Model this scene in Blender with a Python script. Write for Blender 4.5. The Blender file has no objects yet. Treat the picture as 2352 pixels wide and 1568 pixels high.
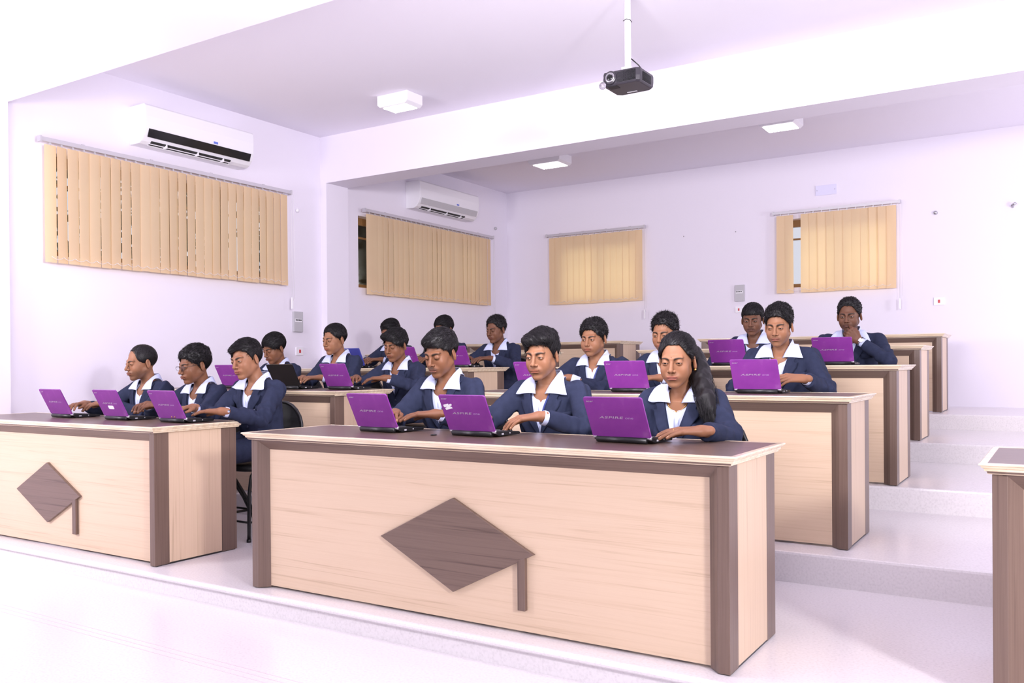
import bpy, bmesh, math, random
import numpy as np
from mathutils import Vector, Matrix
S = bpy.context.scene
COL = S.collection
PI = math.pi
# ------------------------------------------------------------------ camera (fitted to the photograph's perspective)
cd = bpy.data.cameras.new('camera'); cam = bpy.data.objects.new('camera', cd); COL.objects.link(cam); S.camera = cam
cd.sensor_width = 36.0; cd.lens = 36.0*2009.8/2352.0; cd.shift_y = (846.29-784.0)/2352.0
cd.clip_start = .05; cd.clip_end = 200
def _cam():
    yaw, pit, rol = .564, -.004, -.008
    c, s = math.cos(yaw), math.sin(yaw)
    fw = Vector((-s, c, 0)); rt = Vector((c, s, 0)); up = Vector((0, 0, 1))
    f2 = fw*math.cos(pit)+up*math.sin(pit); u2 = up*math.cos(pit)-fw*math.sin(pit)
    r3 = rt*math.cos(rol)+u2*math.sin(rol); u3 = u2*math.cos(rol)-rt*math.sin(rol)
    m = Matrix((r3, u3, -f2)).transposed().to_4x4(); m.translation = Vector((.979, -2.937, 1.078))
    cam.matrix_world = m
_cam()
# ------------------------------------------------------------------ daylight, strobes, added rear fill, exposure
S.view_settings.view_transform = 'Standard'; S.view_settings.look = 'None'; S.view_settings.gamma = 1.0
S.view_settings.use_curve_mapping = False; S.view_settings.exposure = 0.0
W = bpy.data.worlds.new('daylight'); S.world = W; W.use_nodes = True
W.node_tree.nodes['Background'].inputs[0].default_value = (.90, .86, 1.0, 1)
W.node_tree.nodes['Background'].inputs[1].default_value = .92
def area(name, loc, aim, size, power, col=(1, .96, 1)):
    l = bpy.data.lights.new(name, 'AREA'); l.shape = 'SQUARE'; l.size = size; l.energy = power; l.color = col
    o = bpy.data.objects.new(name, l); COL.objects.link(o); o.location = loc
    o.rotation_euler = (Vector(aim)-Vector(loc)).to_track_quat('-Z', 'Y').to_euler(); return o
area('strobe_left', (-4.9, -2.3, 1.9), (-4.0, 1.2, .9), .9, 80)
area('strobe_left_bounce', (-4.6, -.4, 2.2), (-5.3, 1.8, 3.4), .7, 14)
area('strobe_right', (3.9, -2.6, 2.2), (-1.6, 4.6, 1.7), .5, 250)
area('added_fill_rear', (3.1, 5.0, 1.9), (-2.6, 7.0, 2.3), .8, 55)  # added fill out of view that brightens the back bay, not a real strobe
area('ceiling_bounce', (-.6, -.6, 2.2), (-1.2, 1.6, 3.6), 1.2, 140)
sl = bpy.data.lights.new('sun', 'SUN'); sl.energy = 5.0; sl.angle = 1.0; sl.color = (1, .95, .85)
so = bpy.data.objects.new('sun', sl); COL.objects.link(so); so.rotation_euler = Vector((.42, -.80, -.50)).to_track_quat('-Z', 'Y').to_euler()
# ------------------------------------------------------------------ object helpers
def link(o, parent=None):
    COL.objects.link(o)
    if parent is not None: o.parent = parent
    return o
def tag(o, label=None, cat=None, group=None, kind=None):
    if label: o['label'] = label
    if cat: o['category'] = cat
    if group: o['group'] = group
    if kind: o['kind'] = kind
    return o
def empty(name, loc, label, cat, group=None, rz=0):
    o = bpy.data.objects.new(name, None); COL.objects.link(o); o.location = loc; o.rotation_euler.z = rz
    o.empty_display_size = .1
    return tag(o, label, cat, group)
class MB:
    """collects faces, then becomes one mesh object"""
    def __init__(s): s.v = []; s.f = []; s.m = []; s.sm = []
    def add(s, vs, fs, mi=0, smooth=False):
        b = len(s.v); s.v += [tuple(v) for v in vs]
        for f in fs: s.f.append([i+b for i in f]); s.m.append(mi); s.sm.append(smooth)
        return s
    def box(s, x0, x1, y0, y1, z0, z1, mi=0):
        return s.add([(x0,y0,z0),(x1,y0,z0),(x1,y1,z0),(x0,y1,z0),(x0,y0,z1),(x1,y0,z1),(x1,y1,z1),(x0,y1,z1)],
                     [(3,2,1,0),(4,5,6,7),(0,1,5,4),(1,2,6,5),(2,3,7,6),(3,0,4,7)], mi)
    def prism(s, pts, axis, a, b, mi=0, smooth=False):
        """polygon pts extruded along axis 0/1/2 from a to b"""
        def P(p, t):
            q = list(p); q.insert(axis, t); return q
        n = len(pts); area2 = sum(pts[i][0]*pts[(i+1) % n][1]-pts[(i+1) % n][0]*pts[i][1] for i in range(n))
        flip = (area2 > 0) == (axis == 1)
        vs = [P(p, a) for p in pts]+[P(p, b) for p in pts]
        fs = [tuple(range(n))[::-1], tuple(range(n, 2*n))]+[(i, (i+1) % n, n+(i+1) % n, n+i) for i in range(n)]
        if flip: fs = [f[::-1] for f in fs]
        return s.add(vs, fs, mi, smooth)
    def tube(s, pts, r, seg=10, mi=0, cap=True, closed=False):
        pts = [Vector(p) for p in pts]; n = len(pts); rr = r if hasattr(r, '__len__') else [r]*n
        prev = None; rings = []
        for i, p in enumerate(pts):
            if closed: t = pts[(i+1) % n]-pts[i-1]
            else: t = pts[min(i+1, n-1)]-pts[max(i-1, 0)]
            t.normalize()
            if prev is None:
                a = Vector((0, 0, 1)) if abs(t.z) < .9 else Vector((1, 0, 0)); nrm = t.cross(a).normalized()
            else: nrm = (prev-t*prev.dot(t)).normalized()
            prev = nrm; bn = t.cross(nrm)
            rings.append([p+(nrm*math.cos(2*PI*k/seg)+bn*math.sin(2*PI*k/seg))*rr[i] for k in range(seg)])
        vs = [v for g in rings for v in g]; fs = []
        for i in range(n if closed else n-1):
            j = (i+1) % n
            for k in range(seg):
                fs.append((i*seg+k, i*seg+(k+1) % seg, j*seg+(k+1) % seg, j*seg+k))
        if cap and not closed: fs += [tuple(range(seg))[::-1], tuple(range((n-1)*seg, n*seg))]
        return s.add(vs, fs, mi, True)
    def lathe(s, prof, c=(0, 0, 0), axis=2, seg=24, mi=0, smooth=True):
        """prof: (radius, height) list"""
        vs = []; n = len(prof)
        for r, h in prof:
            for k in range(seg):
                a = 2*PI*k/seg; q = [r*math.cos(a), r*math.sin(a)]; q.insert(axis, h)
                vs.append((q[0]+c[0], q[1]+c[1], q[2]+c[2]))
        fs = [(i*seg+k, i*seg+(k+1) % seg, (i+1)*seg+(k+1) % seg, (i+1)*seg+k) for i in range(n-1) for k in range(seg)]
        fs += [tuple(range(seg))[::-1], tuple(range((n-1)*seg, n*seg))]
        return s.add(vs, fs, mi, smooth)
    def build(s, name, mats, parent=None, bevel=0, seg=2, loc=None):
        me = bpy.data.meshes.new(name); me.from_pydata([tuple(v) for v in s.v], [], s.f)
        if not isinstance(mats, (list, tuple)): mats = [mats]
        for m in mats: me.materials.append(m)
        for p, mi, sm in zip(me.polygons, s.m, s.sm): p.material_index = mi; p.use_smooth = sm
        bm = bmesh.new(); bm.from_mesh(me); bmesh.ops.recalc_face_normals(bm, faces=bm.faces)
        if bevel:
            es = [e for e in bm.edges if len(e.link_faces) == 2 and e.calc_face_angle(0) > .5]
            bmesh.ops.bevel(bm, geom=es, offset=bevel, segments=seg, affect='EDGES', profile=.6, clamp_overlap=True)
        bm.to_mesh(me); bm.free()
        o = bpy.data.objects.new(name, me); link(o, parent)
        if loc: o.location = loc
        return o
def copy_tree(o, parent=None):
    kids = [c for c in bpy.data.objects if c.parent == o]
    c = o.copy(); COL.objects.link(c); c.parent = parent
    for k in kids: copy_tree(k, c)
    return c
# ------------------------------------------------------------------ materials
def mat(name, col, rough=.5, metal=0., spec=.5, attr=False, sub=0., emit=None, es=0., trans=0., coat=0.):
    m = bpy.data.materials.new(name); m.use_nodes = True; b = m.node_tree.nodes['Principled BSDF']
    b.inputs['Base Color'].default_value = (*col, 1); b.inputs['Roughness'].default_value = rough
    b.inputs['Metallic'].default_value = metal; b.inputs['Specular IOR Level'].default_value = spec
    b.inputs['Coat Weight'].default_value = coat
    if sub:
        b.inputs['Subsurface Weight'].default_value = sub; b.inputs['Subsurface Radius'].default_value = (.6, .25, .15)
        b.inputs['Subsurface Scale'].default_value = .01
    if emit: b.inputs['Emission Color'].default_value = (*emit, 1); b.inputs['Emission Strength'].default_value = es
    if trans: b.inputs['Transmission Weight'].default_value = trans
    if attr:
        a = m.node_tree.nodes.new('ShaderNodeAttribute'); a.attribute_name = 'tone'
        m.node_tree.links.new(a.outputs['Color'], b.inputs['Base Color'])
    return m
def noise_col(m, stops, scale=(1, 1, 1), nscale=5., detail=4., dist=0., bump=0., rough=None, coord='Object'):
    """colour ramp over noise in stretched object space; optional bump"""
    nt = m.node_tree; N = nt.nodes; L = nt.links; b = N['Principled BSDF']
    tc = N.new('ShaderNodeTexCoord'); mp = N.new('ShaderNodeMapping'); mp.inputs['Scale'].default_value = scale
    L.new(tc.outputs[coord], mp.inputs['Vector'])
    n = N.new('ShaderNodeTexNoise'); n.inputs['Scale'].default_value = nscale; n.inputs['Detail'].default_value = detail
    n.inputs['Distortion'].default_value = dist; L.new(mp.outputs[0], n.inputs['Vector'])
    r = N.new('ShaderNodeValToRGB'); el = r.color_ramp.elements
    while len(el) < len(stops): el.new(.5)
    for e, (p, c) in zip(el, stops): e.position = p; e.color = (*c, 1)
    L.new(n.outputs['Fac'], r.inputs[0]); L.new(r.outputs[0], b.inputs['Base Color'])
    if bump:
        bp = N.new('ShaderNodeBump'); bp.inputs['Strength'].default_value = bump; bp.inputs['Distance'].default_value = .01
        L.new(n.outputs['Fac'], bp.inputs['Height']); L.new(bp.outputs[0], b.inputs['Normal'])
    return m
def add_bump(m, nscale, strength, scale=(1, 1, 1), dist=.002):
    nt = m.node_tree; N = nt.nodes; L = nt.links; b = N['Principled BSDF']
    tc = N.new('ShaderNodeTexCoord'); mp = N.new('ShaderNodeMapping'); mp.inputs['Scale'].default_value = scale
    L.new(tc.outputs['Object'], mp.inputs['Vector'])
    n = N.new('ShaderNodeTexNoise'); n.inputs['Scale'].default_value = nscale; n.inputs['Detail'].default_value = 3
    L.new(mp.outputs[0], n.inputs['Vector'])
    bp = N.new('ShaderNodeBump'); bp.inputs['Strength'].default_value = strength; bp.inputs['Distance'].default_value = dist
    L.new(n.outputs['Fac'], bp.inputs['Height']); L.new(bp.outputs[0], b.inputs['Normal'])
    return m
M = {}
def wood(name, a, b, c, grain, rough):
    m = mat(name, a, rough)
    sc = {'x': (.35, 22, 22), 'z': (22, 22, .3), 'y': (22, .4, 22)}[grain]
    return noise_col(m, [(.30, c), (.40, b), (.55, a), (.75, b)], sc, 3.0, 7, .9)
OA, OB, OC = (.65, .49, .355), (.62, .46, .325), (.515, .37, .255)
DA, DB, DC = (.165, .108, .085), (.135, .086, .067), (.085, .052, .040)
M['oak_x'] = wood('oak_laminate_horizontal', OA, OB, OC, 'x', .38)
M['oak_z'] = wood('oak_laminate_vertical', OA, OB, OC, 'z', .38)
M['wal_x'] = wood('walnut_laminate_horizontal', DA, DB, DC, 'x', .30)
M['wal_z'] = wood('walnut_laminate_vertical', DA, DB, DC, 'z', .34)
M['edge'] = noise_col(mat('varnished_pine_moulding', (.78, .64, .45), .28, coat=.4), [(.3, (.66, .50, .33)), (.5, (.80, .66, .48)), (.7, (.84, .72, .55))], (1.5, 12, 14), 3, 4)
M['wall'] = add_bump(mat('painted_plaster', (.84, .795, .90), .75), 60, .08)
M['ceil'] = mat('white_ceiling_paint', (.88, .84, .94), .8)
M['floor'] = noise_col(mat('polished_terrazzo', (.8, .74, .77), .25), [(.30, (.66, .62, .64)), (.46, (.72, .685, .70)), (.60, (.75, .71, .73))], (1, 1, 1), 95, 6, 0)
M['white'] = mat('white_plastic', (.86, .84, .90), .35)
M['whitemetal'] = mat('white_enamel', (.85, .83, .88), .3)
M['alu'] = mat('aluminium_rail', (.62, .60, .64), .4, .6)
M['black'] = mat('black_plastic', (.012, .012, .014), .35)
M['blackgloss'] = mat('black_gloss_plastic', (.008, .008, .009), .12)
M['tubeblack'] = mat('black_powder_coat', (.010, .010, .011), .3)
M['vinyl'] = add_bump(mat('black_vinyl', (.014, .013, .015), .42), 300, .2)
M['purple'] = noise_col(mat('purple_lid', (.24, .042, .30), .30, coat=.3), [(.35, (.215, .032, .275)), (.6, (.24, .040, .30)), (.75, (.29, .075, .34))], (1, 1, 1), 14, 3)
M['bluelid'] = mat('blue_lid', (.06, .075, .40), .3, coat=.3)
M['silver'] = mat('silver_print', (.62, .58, .66), .3, .5)
M['faintprint'] = mat('grey_lilac_print', (.42, .27, .50), .4)
M['screen'] = mat('lit_screen', (.02, .02, .03), .2, emit=(.55, .65, .9), es=.6)
M['key'] = mat('black_keys', (.02, .02, .022), .5)
M['paper'] = mat('white_sticker', (.9, .88, .92), .6)
M['navy'] = add_bump(noise_col(mat('navy_suiting', (.023, .030, .066), .85, spec=.15), [(.35, (.021, .026, .054)), (.65, (.026, .032, .066))], (1, 1, 1), 30, 3), 1500, .12)
M['navydark'] = mat('navy_lining', (.016, .020, .045), .8, spec=.2)
M['shirt'] = mat('white_blue_cotton', (.58, .63, .86), .7, spec=.3)
M['tie'] = mat('blue_ribbon', (.03, .05, .22), .6)
M['skin'] = mat('skin', (.4, .2, .12), .50, attr=True, sub=.06, spec=.32)
M['hair'] = mat('black_hair', (.008, .0065, .008), .48, spec=.28)
M['eye'] = mat('eye', (.8, .8, .8), .12, attr=True)
M['gold'] = mat('gold', (.85, .55, .16), .25, 1.)
M['steel'] = mat('steel', (.55, .55, .57), .25, 1.)
M['button'] = mat('navy_button', (.02, .024, .05), .3)
M['shoe'] = mat('black_leather', (.012, .011, .011), .3)
def thin_glass(name, k, tint):
    m = bpy.data.materials.new(name); m.use_nodes = True; nt = m.node_tree; N = nt.nodes; N.remove(N['Principled BSDF'])
    t = N.new('ShaderNodeBsdfTransparent'); t.inputs[0].default_value = (*tint, 1); g = N.new('ShaderNodeBsdfGlossy'); g.inputs['Roughness'].default_value = .03
    f = N.new('ShaderNodeFresnel'); f.inputs[0].default_value = k; mx = N.new('ShaderNodeMixShader')
    nt.links.new(f.outputs[0], mx.inputs[0]); nt.links.new(t.outputs[0], mx.inputs[1]); nt.links.new(g.outputs[0], mx.inputs[2]); nt.links.new(mx.outputs[0], N['Material Output'].inputs[0])
    return m
M['glass'] = thin_glass('window_glass', 1.35, (.93, .96, .95)); M['lens'] = thin_glass('spectacle_lens', 1.3, (.97, .98, .98))
M['woodframe'] = mat('teak_window_frame', (.28, .15, .06), .5)
M['red'] = mat('red_switch', (.55, .02, .03), .35)
M['greypanel'] = mat('grey_enamel', (.50, .49, .53), .4)
M['lilac'] = mat('pale_lilac_plate', (.74, .72, .93), .5)
M['lamp'] = mat('lit_diffuser', (1, 1, 1), .4, emit=(1, .98, 1), es=5.0)
M['blueled'] = mat('blue_badge', (.12, .18, .65), .4)
M['leaf'] = noise_col(mat('foliage', (.03, .06, .03), .7), [(.4, (.012, .025, .012)), (.6, (.05, .09, .05))], (1, 1, 1), 20, 4)
M['projector'] = mat('charcoal_projector_shell', (.036, .032, .042), .30)
M['projdark'] = mat('projector_grille', (.012, .012, .014), .5)
M['clear'] = mat('clear_plastic', (.8, .75, .85), .1, trans=.8)
def slat_mat():
    m = bpy.data.materials.new('sand_blind_fabric'); m.use_nodes = True; nt = m.node_tree; N = nt.nodes; L = nt.links
    b = N['Principled BSDF']; b.inputs['Base Color'].default_value = (.86, .66, .45, 1); b.inputs['Roughness'].default_value = .8
    b.inputs['Specular IOR Level'].default_value = .15
    t = N.new('ShaderNodeBsdfTranslucent'); t.inputs[0].default_value = (.95, .70, .33, 1)
    mx = N.new('ShaderNodeMixShader'); mx.inputs[0].default_value = .33
    L.new(b.outputs[0], mx.inputs[1]); L.new(t.outputs[0], mx.inputs[2]); L.new(mx.outputs[0], N['Material Output'].inputs[0])
    return m
M['slat'] = slat_mat()
# ------------------------------------------------------------------ the room
XW, XC, YB, ZC = -5.76, -5.675, 7.61, 3.53
ZT = [0., .15, .30, .45, .59]            # platform heights
YR = [-.06, 1.421, 2.943, 4.50, 6.05]    # riser positions
XE = 4.2
def struct(o): o['kind'] = 'structure'; return o
def step_floor():
    b = MB()
    prof = [(-4.6, -.105), (YR[0]+.012, -.105), (YR[0]+.012, -.030)]
    for k in range(7):                                   # rounded nosing of the first platform
        a = PI*1.5-PI*k/6; prof.append((YR[0]+.004+.016*math.cos(a)-.004, -.0155+.0155*math.sin(a)))
    for i in range(1, 5):
        prof += [(YR[i], ZT[i-1]), (YR[i], ZT[i]-.012), (YR[i]+.003, ZT[i]-.003), (YR[i]+.012, ZT[i])]
    prof += [(YB+.25, ZT[4]), (YB+.25, -.35), (-4.6, -.35)]
    b.prism(prof, 0, -6.0, XE)
    return struct(b.build('floor', M['floor']))
step_floor()
# faint inlaid lines crossing the lower floor
b = MB()
for k in range(3):
    y = -.60-.035*k; b.prism([(y, -.1052), (y+.0035, -.1052), (y+.0035, -.1045), (y, -.1045)], 0, -3.62, 1.0)
struct(b.build('trim_1', mat('dull_inlay', (.60, .50, .54), .5)))
def wall_grid(name, axis, pos, thick, u0, u1, z0, z1, holes, m):
    """wall plane at `pos` on `axis` (0=x,1=y) with rectangular holes (ua,ub,za,zb)"""
    us = sorted({u0, u1, *[h[0] for h in holes], *[h[1] for h in holes]}); zs = sorted({z0, z1, *[h[2] for h in holes], *[h[3] for h in holes]})
    b = MB()
    for i in range(len(us)-1):
        for j in range(len(zs)-1):
            um, zm = (us[i]+us[i+1])/2, (zs[j]+zs[j+1])/2
            if any(h[0] < um < h[1] and h[2] < zm < h[3] for h in holes): continue
            lo, hi = sorted((pos, pos+thick))
            if axis == 0: b.box(lo, hi, us[i], us[i+1], zs[j], zs[j+1])
            else: b.box(us[i], us[i+1], lo, hi, zs[j], zs[j+1])
    o = b.build(name, m); return struct(o)
W1 = (.98, 3.30, 1.97, 2.78); W2 = (4.49, 6.98, 1.97, 2.78); W3 = (-4.93, -3.75, 1.97, 2.78); W4 = (-1.84, -.70, 1.97, 2.78)
wall_grid('wall_left', 0, XW, -.24, -4.6, YB+.25, -.3, ZC+.2, [W1, W2], M['wall'])
wall_grid('wall_back', 1, YB, .24, XW-.24, XE, -.3, ZC+.2, [W3, W4], M['wall'])
b = MB(); b.box(XW-.24, XE, -4.6, YB+.25, ZC, ZC+.2); struct(b.build('ceiling', M['ceil']))
# beams and pilasters belong to the shell
for i, (ya, yb, zb) in enumerate([(.22, .582, 3.07), (3.905, 4.24, 3.035)]):
    b = MB(); b.box(XW-.05, XE, ya, yb, zb, ZC+.05); struct(b.build('trim_%d' % (2+2*i), M['wall']))
    b = MB(); b.box(XW-.05, XC, ya, yb, -.1, zb); struct(b.build('trim_%d' % (3+2*i), M['wall']))
def window(n, axis, pos, h, mull):
    """teak frame with glass set in the wall opening"""
    b = MB(); g = MB(); a0, a1, z0, z1 = h; t = .05
    p0, p1 = (pos-.16, pos-.11) if axis == 0 else (pos+.11, pos+.16)
    def bx(B, u0, u1, za, zb, q0, q1):
        if axis == 0: B.box(q0, q1, u0, u1, za, zb)
        else: B.box(u0, u1, q0, q1, za, zb)
    bx(b, a0, a1, z0, z0+t, p0, p1); bx(b, a0, a1, z1-t*1.6, z1, p0, p1)
    for u in [a0]+[a0+(a1-a0)*k/mull-t/2 for k in range(1, mull)]+[a1-t]: bx(b, u, u+t, z0+t, z1-t*1.6, p0, p1)
    bx(b, a0+t, a1-t, z1-.235, z1-.215, p0+.01, p1-.01)
    o = struct(b.build('window_%d' % n, M['woodframe']))
    pm = (p0+p1)/2
    bx(g, a0+t*.5, a1-t*.5, z0+t*.5, z1-t*.8, pm-.003, pm+.003)
    g.build('pane', M['glass'], o)
window(1, 0, XW, W1, 4); window(2, 0, XW, W2, 4); window(3, 1, YB, W3, 2); window(4, 1, YB, W4, 2)
# foliage outside the two left windows
rs = np.random.RandomState(5)
for (ya, yb, lab) in ((.4, 3.7, 'dark leafy tree outside the long front blind'), (4.25, 6.0, 'dark leafy tree outside the rear side window')):
    b = MB(); n = 2600
    for k in range(n):
        c = Vector((-7.3+rs.normal(0, .22), rs.uniform(ya, yb), rs.uniform(.6, 3.6))); s = rs.uniform(.05, .10)
        d = Vector(rs.normal(0, 1, 3)).normalized(); e = d.orthogonal().normalized()*s*.45; d = d*s
        b.add([c-d, c+e, c+d, c-e], [(0, 1, 2, 3)])
    t = empty('tree', (-7.3, (ya+yb)/2, -.3), lab, 'tree')
    o = b.build('foliage', M['leaf'], t); o.location = (7.3, -(ya+yb)/2, .3)
    tr = MB(); tr.tube([(0, 0, 0), (.03, .05, 1.2), (-.04, -.03, 2.6)], [.11, .09, .05], 10); tr.build('trunk', M['woodframe'], t)
# ------------------------------------------------------------------ vertical blinds
def blind(axis, plane, a0, a1, ztop, zbot, n, label, ang, gaps=(), seed=0, pull='hi'):
    """slats across [a0,a1]; local u runs along the wall, local w comes into the room"""
    rs = random.Random(seed); width = (a1-a0)
    t = empty('vertical_blind', (plane, a0, zbot) if axis == 0 else (a0, plane, zbot), label, 'blind', rz=(PI/2 if axis == 0 else 0))
    # local frame: x along wall, y = into wall for back wall; for the left wall rotate so x -> +y, y -> -x (into the wall)
    H = ztop-zbot
    r = MB(); r.box(-.03, width+.03, -.022, .022, H, H+.032); r.box(-.045, -.03, -.026, .026, H-.006, H+.038); r.box(width+.03, width+.045, -.026, .026, H-.006, H+.038)
    for k in range(4): u = width*(k+.5)/4; r.box(u-.012, u+.012, -.01, .05, H+.032, H+.040)
    hk = r; sl = MB(); ch = MB(); wt = MB(); step = width/n; pos = []
    for k in range(n):
        u = (k+.5)*step
        if k in gaps: pos.append(None); continue
        a = ang+rs.uniform(-.06, .06)+(rs.choice([.16, -.1]) if rs.random() < .13 else 0); w = .5*.089*(step/.089)*1.06
        dx, dy = math.cos(a)*w, math.sin(a)*w; lean = rs.uniform(-.004, .004)
        zb = rs.uniform(-.003, .003); m_ = 9
        vs = []; fs = []
        for q, zz in enumerate((H-.018, H*.5, .055, .05, zb)):
            for i in range(m_+1):
                s_ = -1+2*i/m_; bow = .0022*(1-s_*s_)
                vs.append((u+dx*s_+lean*(1-zz/H)-math.sin(a)*bow, dy*s_-math.cos(a)*bow*1.0-.0015*(zz < .052), zz))
        R = m_+1
        for q in range(4):
            for i in range(m_): fs.append((q*R+i, q*R+i+1, (q+1)*R+i+1, (q+1)*R+i))
        sl.add(vs, fs, 0, True)
        hk.box(u-.006, u+.006, -.005, .005, H-.02, H+.002)
        wt.box(u-w*.9, u+w*.9, -.0015, .0045, .002, .048)
        pos.append(u+lean)
    sl.build('slats', M['slat'], t)
    r.build('headrail', M['alu'], t)
    pos = [p for p in pos if p is not None]
    for k in range(len(pos)-1):
        for sgn in (-1,):
            pts = [(pos[k]+(pos[k+1]-pos[k])*q/6, -.010+sgn*.004, .045-.020*math.sin(PI*q/6)) for q in range(7)]
            ch.tube(pts, .0016, 5)
    ch.build('bottom_chain', M['white'], t)
    pu = -.035 if pull == 'lo' else width+.035
    c = MB(); c.tube([(pu, -.02, H), (pu+.004, -.02, -.12)], .0018, 5); c.tube([(pu+.03, -.02, H), (pu+.034, -.02, -.10)], .0018, 5)
    c.tube([(pu+.004, -.02, -.12), (pu+.019, -.02, -.15), (pu+.034, -.02, -.10)], .0018, 5)
    cc = c.build('pull_cord', M['white'], t)
    c = MB(); c.box(pu-.008, pu+.012, -.028, -.012, -.24, -.12); c.build('cord_weight', M['white'], cc, .003)
    return t
blind(0, -5.685, .86, 3.36, 2.835, 1.905, 27, 'long sand coloured vertical blind on left wall, below the front air conditioner', .10, seed=3)
blind(0, -5.685, 4.55, 7.08, 2.82, 1.895, 27, 'sand coloured vertical blind on left wall beyond the pilaster, lit at its far end', .05, seed=4)
blind(1, 7.535, -5.02, -3.64, 2.835, 1.90, 15, 'smaller glowing vertical blind on back wall, left of the two', .06, seed=5)
blind(1, 7.535, -1.91, -.60, 2.835, 1.90, 14, 'glowing vertical blind on back wall with an open gap near its left end', .06, gaps=(2,), seed=9)
# ------------------------------------------------------------------ air conditioners
def air_con(y0, y1, label, dark):
    t = empty('air_conditioner', (XW, y0, 2.98), label, 'air conditioner', 'split air conditioners on the left wall')
    Wd = y1-y0; prof = [(0, .0), (.13, .0), (.165, .018), (.20, .06), (.222, .12), (.228, .22), (.222, .31), (.205, .325), (0, .325)]
    b = MB(); b.prism(prof, 1, 0, Wd); b.build('casing', M['white'], t, .006)
    b = MB(); b.prism([(.198, .052), (.2235, .118), (.2275, .116), (.204, .048)], 1, .035, Wd-.035); b.build('display_strip', M['blackgloss'] if dark else M['greypanel'], t)
    b = MB(); b.prism([(.125, -.004), (.178, .020), (.174, .028), (.120, .004)], 1, .09, Wd*.80); v = b.build('air_outlet', M['projdark'], t)
    b = MB()
    for k in range(2): b.prism([(.132+.022*k, -.010+.012*k), (.140+.022*k, -.007+.012*k), (.139+.022*k, -.003+.012*k), (.131+.022*k, -.006+.012*k)], 1, .08, Wd*.81)
    for f in (.20, .48, .72): b.box(.12, .18, Wd*f, Wd*f+.012, -.006, .026)
    b.build('louvre', M['white'], v)
    b = MB(); b.box(.2255, .2295, Wd*.60, Wd*.60+.045, .128, .146); b.build('badge', M['blueled'], t)
    return t
air_con(1.64, 2.80, 'white air conditioner high on left wall with black strip, nearest one', True)
air_con(5.34, 6.58, 'white air conditioner with grey strip, further back beyond the beam', False)
# ------------------------------------------------------------------ ceiling lights
def lamp_box(x0, x1, y0, y1, label):
    t = empty('ceiling_light', ((x0+x1)/2, (y0+y1)/2, ZC), label, 'light', 'box ceiling lights')
    w, d = (x1-x0)/2, (y1-y0)/2
    b = MB(); b.prism([(-w, 0), (w, 0), (w, -.085), (w-.03, -.11), (-w+.03, -.11), (-w, -.085)], 1, -d, d); b.build('housing', M['whitemetal'], t, .004)
    b = MB(); b.box(-w+.05, w-.04, -d+.03, d-.03, -.116, -.110); b.build('diffuser', M['lamp'], t)
    b = MB()
    for k in range(4): b.box(-w+.06+.035*k, -w+.068+.035*k, -d+.035, d-.035, -.122, -.116)
    b.build('grille', M['whitemetal'], t)
lamp_box(-4.30, -3.95, 3.15, 3.37, 'white box light on front ceiling, before the beam')
lamp_box(-4.34, -3.92, 5.86, 6.16, 'white box light on rear ceiling, left one near the side wall')
lamp_box(-1.60, -1.22, 5.72, 6.02, 'white box light on rear ceiling, right one above back wall blind')
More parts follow.
